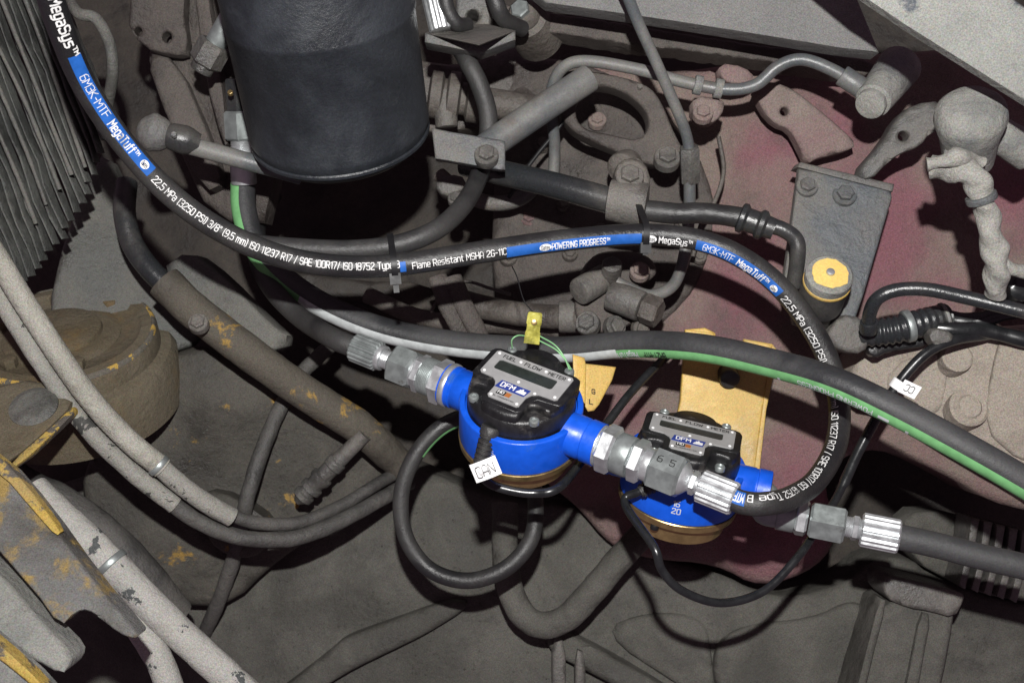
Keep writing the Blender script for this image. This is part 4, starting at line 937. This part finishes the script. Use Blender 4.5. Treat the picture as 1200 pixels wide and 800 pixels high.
# printed hose: runs from the upper left, loops round on the right and ends at the outlet of the first meter
H1R = .0074
e0 = F1(146, 0, -11); e1 = F1(157, .5, -11)
h1 = Path([P(38, -110, .60), P(52, -30, .635), P(72, 36, .665), P(102, 105, .695), P(148, 172, .722), P(200, 228, .742), P(262, 272, .758), P(332, 301, .768), P(400, 312, .774), P(468, 310, .778), P(560, 296, .785), P(650, 283, .797), P(738, 275, .808), P(800, 278, .808), P(852, 293, .803), P(902, 325, .807), P(942, 370, .81), P(970, 420, .812), P(983, 470, .808), P(980, 520, .79), P(957, 562, .768), P(926, 583, .747), P(896, 590, .732), e1, e0], 12)
ph = thing('printed_hose', 'black hose with blue bands and white lettering looping round to the front meter fittings', 'hose', P(720, 280, .80))
tb = tube_path('rubber_tube', h1, H1R, M['rubber'], ph, 22)
def H(px, py): return h1.near_px(px, py)
def band(l0, l1, ang, w, tip=True):
    return wrap_patch('band_print', h1, l0, l1, ang - w, ang + w, H1R, M['blueprint'], tb, .0003)
def ht(body, a, b, ang, h=.0050, mat='white', bold=.016):
    return wrap_text('print_lettering', body, h1, a, b, ang, H1R, M['hoseprint'], tb, h, bold, .0006)
def oval(l, ang, w=.0085, h=.0046):
    V = []; n = 20
    for k in range(n):
        a = 2 * math.pi * k / n
        c, t, v, s = h1.at(l + w / 2 * math.cos(a)); g = math.radians(ang) + h / 2 * math.sin(a) / H1R
        V.append(c + (v * math.cos(g) + s * math.sin(g)) * (H1R + .0006))
    o = mk('print_logo', V, [tuple(range(n))], M['white'], tb, False)
    wrap_text('print_logo', 'Gates', h1, l - w * .36, l + w * .36, ang, H1R, M['ink'], tb, .0024, .01, .0009)
    return o
A1 = 14
ht('MegaSys\u2122', H(50, -14), H(88, 56), A1, .0058)
band(H(84, 60), H(176, 196), A1, 30)
ht('6M3K-MTF', H(96, 80), H(127, 130), A1, .0047, 'white', -.012)
ht('MegaTuff\u2122', H(130, 134), H(163, 178), A1 - 2, .0050)
oval(H(170, 188), A1 - 2, .0062, .0050)
ht('22,5 MPa (3250 PSI) 3/8" (9,5 mm) ISO 11237 R17 / SAE 100R17/ ISO 18752 Type B', H(180, 201), H(468, 313), 2, .0041, 'white', .0)
band(H(469, 313), H(478, 312), -14, 26)
ht('Flame Resistant MSHA 2G-11C', H(482, 312), H(590, 296), -14, .0039, 'white', .0)
band(H(592, 292), H(748, 275), -24, 28)
oval(H(638, 287), -24)
ht('POWERING PROGRESS\u2122', H(645, 285), H(714, 278), -24, .0039)
oval(H(762, 276), -24, .0090, .0050)
ht('MegaSys\u2122', H(772, 277), H(815, 283), -26, .0042)
band(H(818, 283), H(914, 340), -28, 28)
ht('6M3K-MTF', H(826, 286), H(861, 300), -28, .0043, 'white', -.012)
ht('MegaTuff\u2122', H(864, 301), H(902, 327), -28, .0045)
oval(H(908, 333), -28, .0060, .0044)
ht('22,5 MPa (3250 PSI) 3/8" (9,5 mm) ISO 11237 R17 / SAE 100R17/ ISO 18752 Type B', H(917, 344), h1.len - .0135, -24, .0042, 'white', .0)
band(h1.len - .0115, h1.len - .004, -16, 34)
ht('MTF', h1.len - .0105, h1.len - .005, -16, .0050)

# fittings on the first meter (outlet side)
def chain(parent, o, ax, items, u=None):
    for it in items:
        nm, a, b, r, kind, mat = it
        a, b, r = a * .001, b * .001, r * .001
        if kind == 'hex': hexa(nm, a, b, r, o, ax, M[mat], parent, (T_ + U_ * .05) if nm == 'swivel_nut' else u)
        elif kind == 'cyl': lathe(nm, bev(a, b, r, min(.001, r * .15)), o, ax, M[mat], parent, 36)
        elif kind == 'rib': lathe(nm, [(a, r * .86), (a + .001, r), (b - .0012, r), (b, r * .92)], o, ax, M[mat], parent, 54, ribs36, None, 20)
        elif kind == 'cone': lathe(nm, [(a, r), (a + (b - a) * .3, r * .93), (b, r * .58)], o, ax, M[mat], parent, 36)
        elif kind == 'thread':
            n = max(3, int((b - a) / .0012)); pr = []
            for k in range(n): pr += [(a + (b - a) * k / n, r * .95), (a + (b - a) * (k + .5) / n, r)]
            lathe(nm, pr + [(b, r * .95)], o, ax, M[mat], parent, 28)
o1 = F1(0, 0, -11)
fo = thing('outlet_fitting', 'bright zinc fitting chain with hex nuts joining the meter to the printed hose', 'fitting', F1(100, 0, -25))
u1 = (T_ + U_ * .10); u1 = (u1 - F1.x * u1.dot(F1.x)).normalized(); u1 = (Matrix.Rotation(math.radians(30), 3, F1.x) @ u1)
chain(fo, o1, F1.x, [('washer', 56.5, 59, 14.0, 'cyl', 'zinc'), ('adapter_nut', 59, 70, 16.2, 'hex', 'zinc'), ('collar', 70, 81, 13.6, 'cyl', 'zincdull'), ('lock_nut', 81, 90, 14.4, 'hex', 'zinc'),
    ('neck', 89, 97, 11, 'cyl', 'zinc'), ('swivel_nut', 95, 116, 14.6, 'hex', 'zincdull'), ('swivel_cone', 116, 121, 11.0, 'cone', 'zinc'), ('stem_nut', 121.5, 126, 7.8, 'hex', 'zinc'), ('stem', 118, 136, 6.4, 'cyl', 'zinc'), ('ferrule', 127.5, 151, 10.6, 'rib', 'zinc')], u1)
# pencil mark on the swivel nut
us = ((T_ + U_ * .05) - F1.x * (T_ + U_ * .05).dot(F1.x)).normalized()
nn_ = max((Matrix.Rotation(math.radians(g), 3, F1.x) @ us for g in (30, -30)), key=lambda q: q.dot(U_))
sw = [c for c in fo.children if c.name.startswith('swivel_nut')][0]
yy = nn_.cross(F1.x)
flat_text('print_pencil_mark', '6  5', F1(99, 0, -11) + nn_ * (.0146 * .866 + .0001), F1.x, yy if yy.dot(U_) > 0 else -yy, .012, .0045, M['ink'], sw, 0, lift=.0003 if yy.dot(U_) > 0 else -.0003)
# inlet side
fi = thing('inlet_fitting', 'zinc fitting chain joining the black supply hose to the tagged meter', 'fitting', F1(-95, 0, -25))
chain(fi, o1, -F1.x, [('washer', 52.5, 57, 15.5, 'cyl', 'zinc'), ('adapter_nut', 57, 67, 16, 'hex', 'zinc'), ('thread', 67, 76, 13.0, 'thread', 'zincdull'), ('lock_nut', 75, 82, 13.6, 'hex', 'zinc'), ('neck', 80, 85, 11, 'cyl', 'zinc'),
    ('swivel_nut', 83, 101, 14.4, 'hex', 'zincdull'), ('stem', 100, 112, 6.8, 'thread', 'zinc'), ('collar', 109, 114, 9.0, 'cyl', 'zinc'), ('ferrule', 113, 134, 10.6, 'rib', 'zincdull')], u1)
i0 = F1(-131, 0, -11)
tag(tube_path('supply_hose', Path([i0, F1(-152, 0, -11), P(352, 372, .888), P(322, 342, .905), P(305, 312, .93), P(300, 280, .97), P(305, 250, 1.02), P(320, 230, 1.10)], 10), .0076, M['rubberdust'], None, 20), 'plain black hose leaving the tagged meter inlet and running up behind the printed hose', 'hose')

# striped hose
H3R = .0094
h3 = Path([P(285, 212, .93), P(286, 245, .925), P(298, 285, .92), P(322, 316, .915), P(358, 345, .91), P(405, 370, .905), P(460, 389, .90), P(530, 402, .89), P(600, 408, .88), P(668, 409, .865), P(740, 403, .84), P(820, 407, .81), P(900, 424, .785), P(975, 446, .755), P(1050, 481, .735), P(1130, 524, .72), P(1210, 570, .71), P(1300, 625, .70)], 12)
sh_ = thing('striped_hose', 'thick black hose with a green and grey stripe crossing behind the tagged meter', 'hose', P(900, 430, .80))
st_ = tube_path('rubber_tube', h3, H3R, M['rubbermatte'], sh_, 24)
def G(px, py): return h3.near_px(px, py)
wrap_patch('stripe_green', h3, .002, G(352, 352), -86, -20, H3R, M['green'], st_)
wrap_patch('stripe_grey', h3, G(352, 352), G(728, 405), -84, -20, H3R, M['greystripe'], st_)
wrap_patch('stripe_green', h3, G(728, 405), h3.len, -86, -24, H3R, M['green'], st_)
wrap_text('print_lettering', '8M2T-MTF', h3, G(758, 404), G(786, 405), -52, H3R, M['ink'], st_, .0050, .02, .0006, flip=True)
wrap_text('print_lettering', 'MegaTuff', h3, G(728, 404), G(753, 404), -52, H3R, M['greyprint'], st_, .0048, .02, .0006, flip=True)
wrap_text('print_lettering', 'POWERING PROGRESS', h3, G(946, 436), G(1030, 470), -55, H3R, M['greyprint'], st_, .0042, .01, .0006, flip=True)
wrap_patch('print_logo', h3, G(1036, 473), G(1050, 481), -62, -46, H3R, M['greyprint'], st_, .0006)
for (a, b) in ((922, 429), (1072, 492)):
    l = G(a, b); wrap_patch('print_logo', h3, l, l + .002, -74, -55, H3R, M['greyprint'], st_, .0006); 
hf = thing('hose_end_fitting', 'zinc hex hose end above the striped hose beside the filter', 'fitting', P(285, 212, .92))
hax = (P(278, 92, .905) - P(286, 216, .925)).normalized()
chain(hf, P(286, 216, .925), hax, [('ferrule', 0, 27, 9.8, 'cyl', 'zinc'), ('collar', 27, 35, 8.4, 'thread', 'zinc'), ('swivel_nut', 34, 56, 12.4, 'hex', 'zincdull')])
chain(hf, P(286, 216, .925), hax, [('adapter', 55, 80, 9.5, 'hex', 'blackpipe')])
bolt(hf, 270, 109, .885, 4, M['brass'], washer=False, name='brass_plug')

# black hose tied to the printed one, rising to the right of the filter
h5 = Path([P(262, 274, .81), P(300, 286, .80), P(350, 291, .798), P(410, 293, .797), P(465, 287, .798), P(510, 270, .805), P(540, 244, .83), P(559, 212, .858), P(570, 172, .872), P(572, 135, .872), P(562, 100, .868), P(550, 76, .868), P(540, 58, .878)], 10)
tag(tube_path('tied_hose', h5, .0068, M['rubberdust'], None, 20), 'plain black hose tied above the printed hose and rising behind the clamp plate', 'hose')
# zip ties
def hull(p):
    p = sorted(set(p))
    def half(q):
        h = []
        for c in q:
            while len(h) > 1 and (h[-1][0] - h[-2][0]) * (c[1] - h[-2][1]) - (h[-1][1] - h[-2][1]) * (c[0] - h[-2][0]) <= 0: h.pop()
            h.append(c)
        return h[:-1]
    return half(p) + half(p[::-1])
def ziptie(label, l, other, ro, tail):
    """strap drawn tight round the printed hose at length l and round a neighbour hose of radius ro"""
    c, ax, v, s = h1.at(l); d = other - c
    b = (d.dot(s), d.dot(v)); loop = []
    for (cx, cy, r) in ((0, 0, H1R), (b[0], b[1], ro)):
        loop += [(cx + (r + .0009) * math.cos(2 * math.pi * k / 28), cy + (r + .0009) * math.sin(2 * math.pi * k / 28)) for k in range(28)]
    hl = hull(loop); n = len(hl); cm = np.mean(hl, axis=0)
    t = thing('cable_tie', label, 'cable tie', c, 'black cable ties')
    V, Fc = [], []
    for i in range(n):
        a, q, e = hl[i - 1], hl[i], hl[(i + 1) % n]
        tx, ty = e[0] - a[0], e[1] - a[1]; m = math.hypot(tx, ty); nx, ny = ty / m, -tx / m
        if nx * (q[0] - cm[0]) + ny * (q[1] - cm[1]) < 0: nx, ny = -nx, -ny
        for (w, o) in ((-.0021, 0), (.0021, 0), (.0021, .0011), (-.0021, .0011)):
            V.append(c + ax * w + s * (q[0] + nx * o) + v * (q[1] + ny * o))
    for i in range(n):
        i2 = (i + 1) % n
        for k in range(4): Fc.append((i * 4 + k, i * 4 + (k + 1) % 4, i2 * 4 + (k + 1) % 4, i2 * 4 + k))
    mk('strap', V, Fc, M['zipblack'], t)
    q = c - s * (H1R * .93 + .002) + v * (H1R * .45)
    bx = [(0, 1, 3, 2), (4, 6, 7, 5), (0, 4, 5, 1), (2, 3, 7, 6), (0, 2, 6, 4), (1, 5, 7, 3)]
    mk('lock_head', [q + ax * a * .0036 + s * e * .0036 + v * f * .003 for a in (-1, 1) for e in (-1, 1) for f in (-1, 1)], bx, M['zipblack'], t, False)
    mk('tail', [q - s * .003 + ax * a + v * f - s * e for a in (-.0018, .0018) for e in (0, tail) for f in (0, .0012)], bx, M['zipblack'], t, False)
l = H(463, 311); q = h5.p[int(np.argmin([(p - h1.at(l)[0]).length for p in h5.p]))]
ziptie('black cable tie binding the printed hose to the tied black hose below the filter', l, q, .0068, .006)
ziptie('black cable tie binding the printed hose to the wrapped pressure hose', H(757, 275), P(757, 247, .850), .0075, .002)

# loop hose below the first meter
h6 = Path([F1(20, 20, -60), P(580, 487, .885), P(545, 488, .88), P(512, 504, .877), P(484, 538, .875), P(470, 582, .875), P(476, 630, .875), P(504, 667, .873), P(548, 680, .868), P(592, 666, .866), P(621, 634, .87), P(628, 595, .88), P(622, 560, .90), P(600, 530, .93)], 10)
lh = thing('loop_hose', 'black hose making a round loop below the tagged flow meter', 'hose', P(545, 690, .88))
lt = tube_path('rubber_tube', h6, .0060, M['rubberdust'], lh, 20)
wrap_patch('stripe_green', h6, h6.near_px(552, 487), h6.near_px(488, 532), 50, 88, .0060, M['green'], lt)

# lower right hose and fitting from the second meter
q0 = P(893, 597, .795); q1 = P(1050, 628, .775); qa = (q1 - q0).normalized()
lf = thing('lower_fitting', 'bright zinc hose end with a grey hex nut below the looping printed hose', 'fitting', P(968, 625, .80))
tube_path('bent_adapter', Path([F2(52, 0, -12), F2(57, -2, -14), q0 + qa * .002, q0 + qa * .016], 8), .0095, M['zincdull'], lf, 20)
qs = (q1 - q0).length * 1000
chain(lf, q0, qa, [('collar', 10, 22, 11, 'cyl', 'zincdull'), ('lock_nut', 22, 30, 12.5, 'hex', 'zinc'), ('swivel_nut', 31, 54, 13.0, 'hex', 'zincdull'), ('stem', 52, 66, 7, 'thread', 'zinc'), ('stem_nut', 58, 63, 8.4, 'hex', 'zinc'), ('ferrule', 64, qs + 2, 11.3, 'rib', 'zinc')])
tag(tube_path('outlet_hose', Path([q0 + qa * (qs * .001 - .02), q1, P(1100, 639, .77), P(1150, 652, .765), P(1210, 666, .76), P(1300, 690, .755)], 10), .0084, M['rubbermatte'], None, 20), 'plain dark grey hose leaving a bright ferrule beside the small fins', 'hose')

# cables
def strain(t, Fm, a, b):
    ax = (b - a).normalized(); L = (b - a).length; pr = [(0, .006), (.001, .0068), (.006, .0068)]
    n = 6; s0 = .006
    for k in range(n):
        x = s0 + (L - s0) * k / n; dx = (L - s0) / n; r = .0062 - .0018 * k / n
        pr += [(x, r), (x + dx * .6, r), (x + dx * .62, r * .8), (x + dx * .98, r * .8)]
    lathe('strain_relief', pr, a, ax, M['rubber'], t, 20)
mc = thing('meter_cable', 'black cable leaving the tagged meter and passing beneath it', 'cable', P(600, 565, .78))
strain(mc, F1, F1(-3, -33, 3), F1(-4, -47, -20))
tube_path('lead', Path([F1(-4, -46, -19), F1(-2, -48, -27), F1(8, -45.5, -35), F1(30, -37, -37), F1(44, -22, -35), P(700, 512, .83), P(735, 465, .85), P(766, 432, .865), P(795, 405, .89)], 10), .0031, M['shinyblack'], mc, 14)
fg = thing('flag_tag', 'white flag tag lettered CAN on the cable below the tagged meter', 'tag', F1(-6, -50, -20))
fx_ = cv(.86, .35, .15).normalized(); fy_ = cv(-.35, .86, .1).normalized()
q = P(569, 550, .722)
V = []; ns = 8
for j in range(2):
    for k in range(ns + 1):
        u = -.0085 + .017 * k / ns; V.append(q + fx_ * u + fy_ * (-.006 + .012 * j) + T_ * (-.0022 * (u / .0085) ** 2))
n0 = len(V); V += [v - T_ * .0004 for v in V]
Fc = [(k, k + 1, ns + 2 + k, ns + 1 + k) for k in range(ns)] + [(n0 + k, n0 + ns + 1 + k, n0 + ns + 2 + k, n0 + k + 1) for k in range(ns)]
Fc += [(k, n0 + k, n0 + k + 1, k + 1) for k in range(ns)] + [(ns + 1 + k, ns + 2 + k, n0 + ns + 2 + k, n0 + ns + 1 + k) for k in range(ns)]
mk('paper', V, Fc, M['paper'], fg)
Vt, Ft, wt, x0t = text_vf('CAN', 1.0, -.018)
vv = [q + fx_ * ((p.x - x0t) / wt * .012 - .006) + fy_ * (p.y * .0068 / .7) + T_ * (-.0022 * (((p.x - x0t) / wt * .012 - .006) / .0085) ** 2) + fx_.cross(fy_) * (.0014 + p.z) for p in Vt]
mk('print_lettering', vv, Ft, M['ink'], fg, False)
mk('wrap', *lathe_vf(bev(-.004, .004, .0042, .0005), q - T_ * .003 + fy_ * .001, fx_, 14), M['paper'], fg)

sc = thing('sensor_cable', 'thin black cable hanging in a curve from the partly hidden meter to the harness', 'cable', P(850, 710, .80))
strain(sc, F2, F2(-7, -31, 3), F2(-24, -43, -9))
sp_ = Path([F2(-23, -42, -8), F2(-32, -47, -17), P(766, 640, .748), P(776, 668, .75), P(800, 692, .755), P(845, 706, .765), P(895, 692, .775), P(935, 652, .785), P(958, 618, .80), P(982, 580, .815), P(1008, 525, .825), P(1034, 478, .825), P(1060, 440, .82), P(1088, 412, .818), P(1120, 398, .82), P(1160, 392, .83)], 10)
tube_path('lead', sp_, lambda t: .0028 if t < .62 else .0036, M['shinyblack'], sc, 14)
tg = thing('cable_tag', 'white clip and paper tag lettered CC on the thin cable near the harness', 'tag', P(1062, 455, .80))
l_ = sp_.near_px(1052, 452); c, tn, v, s = sp_.at(l_)
lathe('clip_ring', bev(-.0035, .0035, .0050, .0006), c, tn, M['paper'], tg, 20)
gx = cv(.80, -.42, .4).normalized(); gy = cv(.42, .80, .3).normalized(); q = P(1066, 456, .802)
mk('paper', [q + gx * a + gy * b + gx.cross(gy) * d for a in (-.006, .006) for b in (-.0048, .0048) for d in (-.0002, .0002)], [(0, 1, 3, 2), (4, 6, 7, 5), (0, 4, 5, 1), (2, 3, 7, 6), (0, 2, 6, 4), (1, 5, 7, 3)], M['paper'], tg, False)
flat_text('print_lettering', 'CC', q - gx * -.003 + gy * .0002, -gx, -gy, .0065, .0048, M['ink'], tg, 0, lift=.0005)

# security seal on the first meter
se = thing('security_seal', 'translucent yellow seal block with green wire on top of the tagged meter', 'seal', F1(0, 30, 24))
sb = cv(.12, .98, .1).normalized()
sq = P(625, 384, .795)
sxv = cv(1, -.12, 0).normalized(); szv = sxv.cross(sb)
prs = [(-.0105, .0052), (-.003, .0050), (-.002, .0044), (.002, .0044), (.003, .0050), (.0095, .0048), (.0105, .0040)]
V = []
for (t, hw_) in prs:
    for (a, b) in ((-1, -.6), (1, -.6), (1, .6), (-1, .6)): V.append(sq + sb * t + sxv * hw_ * a + szv * .0048 * b)
Fc = [(i * 4 + k, i * 4 + (k + 1) % 4, i * 4 + 4 + (k + 1) % 4, i * 4 + 4 + k) for i in range(len(prs) - 1) for k in range(4)] + [(3, 2, 1, 0), tuple(len(V) - 4 + k for k in range(4))]
mk('block', V, Fc, M['seal'], se, True, 20)
lathe('knob', bev(0, .0012, .002, .0004), sq + sb * .004 + szv * .0028, szv, M['brass'], se, 12)
for pts in ([sq - sxv * .004 - sb * .006, P(607, 393, .79), P(600, 398, .79), F1(-21.5, 24.8, 18.6)], [sq + sxv * .005 - sb * .005, P(650, 404, .787), P(661, 418, .785), F1(21.5, 24.8, 18.6)], [sq + sxv * .005 - sb * .008, P(652, 410, .787), P(664, 424, .785), F1(22.5, 25.5, 18.6)]):
    tube_path('wire', Path(pts, 8), .0005, M['greenwire'], se, 8)
tube_path('tail_wire', Path([sq + sb * .009, P(614, 352, .80), P(606, 325, .81), P(600, 312, .83)], 6), .0004, M['zipblack'], se, 8)

# ------------------------------------------------------------------ small things: thin wires on the gear case, crumbs of dirt on the castings
tag(tube('thin_wire', [(596, 232, .93), (612, 205, .925), (632, 178, .92), (655, 150, .915), (672, 120, .91)], .0016, M['zipblack'], None, seg=8), 'thin black wire crossing the dirty gear case beside the diagonal strut', 'wire')
tag(tube('thin_line', [(842, 160, .90), (848, 200, .905), (838, 235, .91), (822, 262, .915), (812, 300, .92)], .0018, M['brownsteel'], None, seg=8), 'thin rusty line on the maroon wall beside the union nut', 'line')
tag(tube('thin_wire', [(598, 345, .935), (575, 338, .93), (545, 330, .93), (520, 342, .935), (505, 365, .94)], .0013, M['brownsteel'], None, seg=8), 'thin rusty wire above the supply pipe', 'wire')
from mathutils.bvhtree import BVHTree
def crumbs(host, n, poly, smin, smax):
    bm = bmesh.new(); bm.from_mesh(host.data); bvh = BVHTree.FromBMesh(bm); bm.free()
    V, Fc = [], []; xs = [p[0] for p in poly]; ys = [p[1] for p in poly]; k = 0; tries = 0
    while k < n and tries < n * 6:
        tries += 1
        x, y = random.uniform(min(xs), max(xs)), random.uniform(min(ys), max(ys))
        if mnoise.noise(Vector((x * .02, y * .02, 5))) < random.uniform(-.5, .35): continue
        if not inside(np.array([(x, y)]), poly)[0]: continue
        d = (P(x, y, 1) - CAM).normalized(); hit, nr, *_ = bvh.ray_cast(CAM - host.location, d)
        if hit is None: continue
        c = hit + host.location; r = random.uniform(smin, smax) * random.random() ** .6 + smin * .4; i0 = len(V)
        for q in ((1, 0, 0), (-1, 0, 0), (0, 1, 0), (0, -1, 0), (0, 0, 1), (0, 0, -1)):
            V.append(c + Vector(q) * r * random.uniform(.5, 1.2))
        Fc += [tuple(i0 + j for j in f) for f in ((0, 2, 4), (2, 1, 4), (1, 3, 4), (3, 0, 4), (2, 0, 5), (1, 2, 5), (3, 1, 5), (0, 3, 5))]; k += 1
    o = mk('dirt_crumbs', V, Fc, M['floor'], host, False); o['kind'] = 'stuff'
crumbs(lc, 900, [(150, 560), (640, 600), (900, 700), (1190, 720), (1190, 800), (150, 800)], .0005, .0021)
crumbs(bpy.data.objects['side_casting'], 350, [(110, 480), (300, 440), (460, 540), (260, 710), (100, 600)], .0005, .0018)
crumbs(gc, 350, [(590, 80), (720, 90), (830, 220), (780, 380), (600, 400)], .0005, .0016)
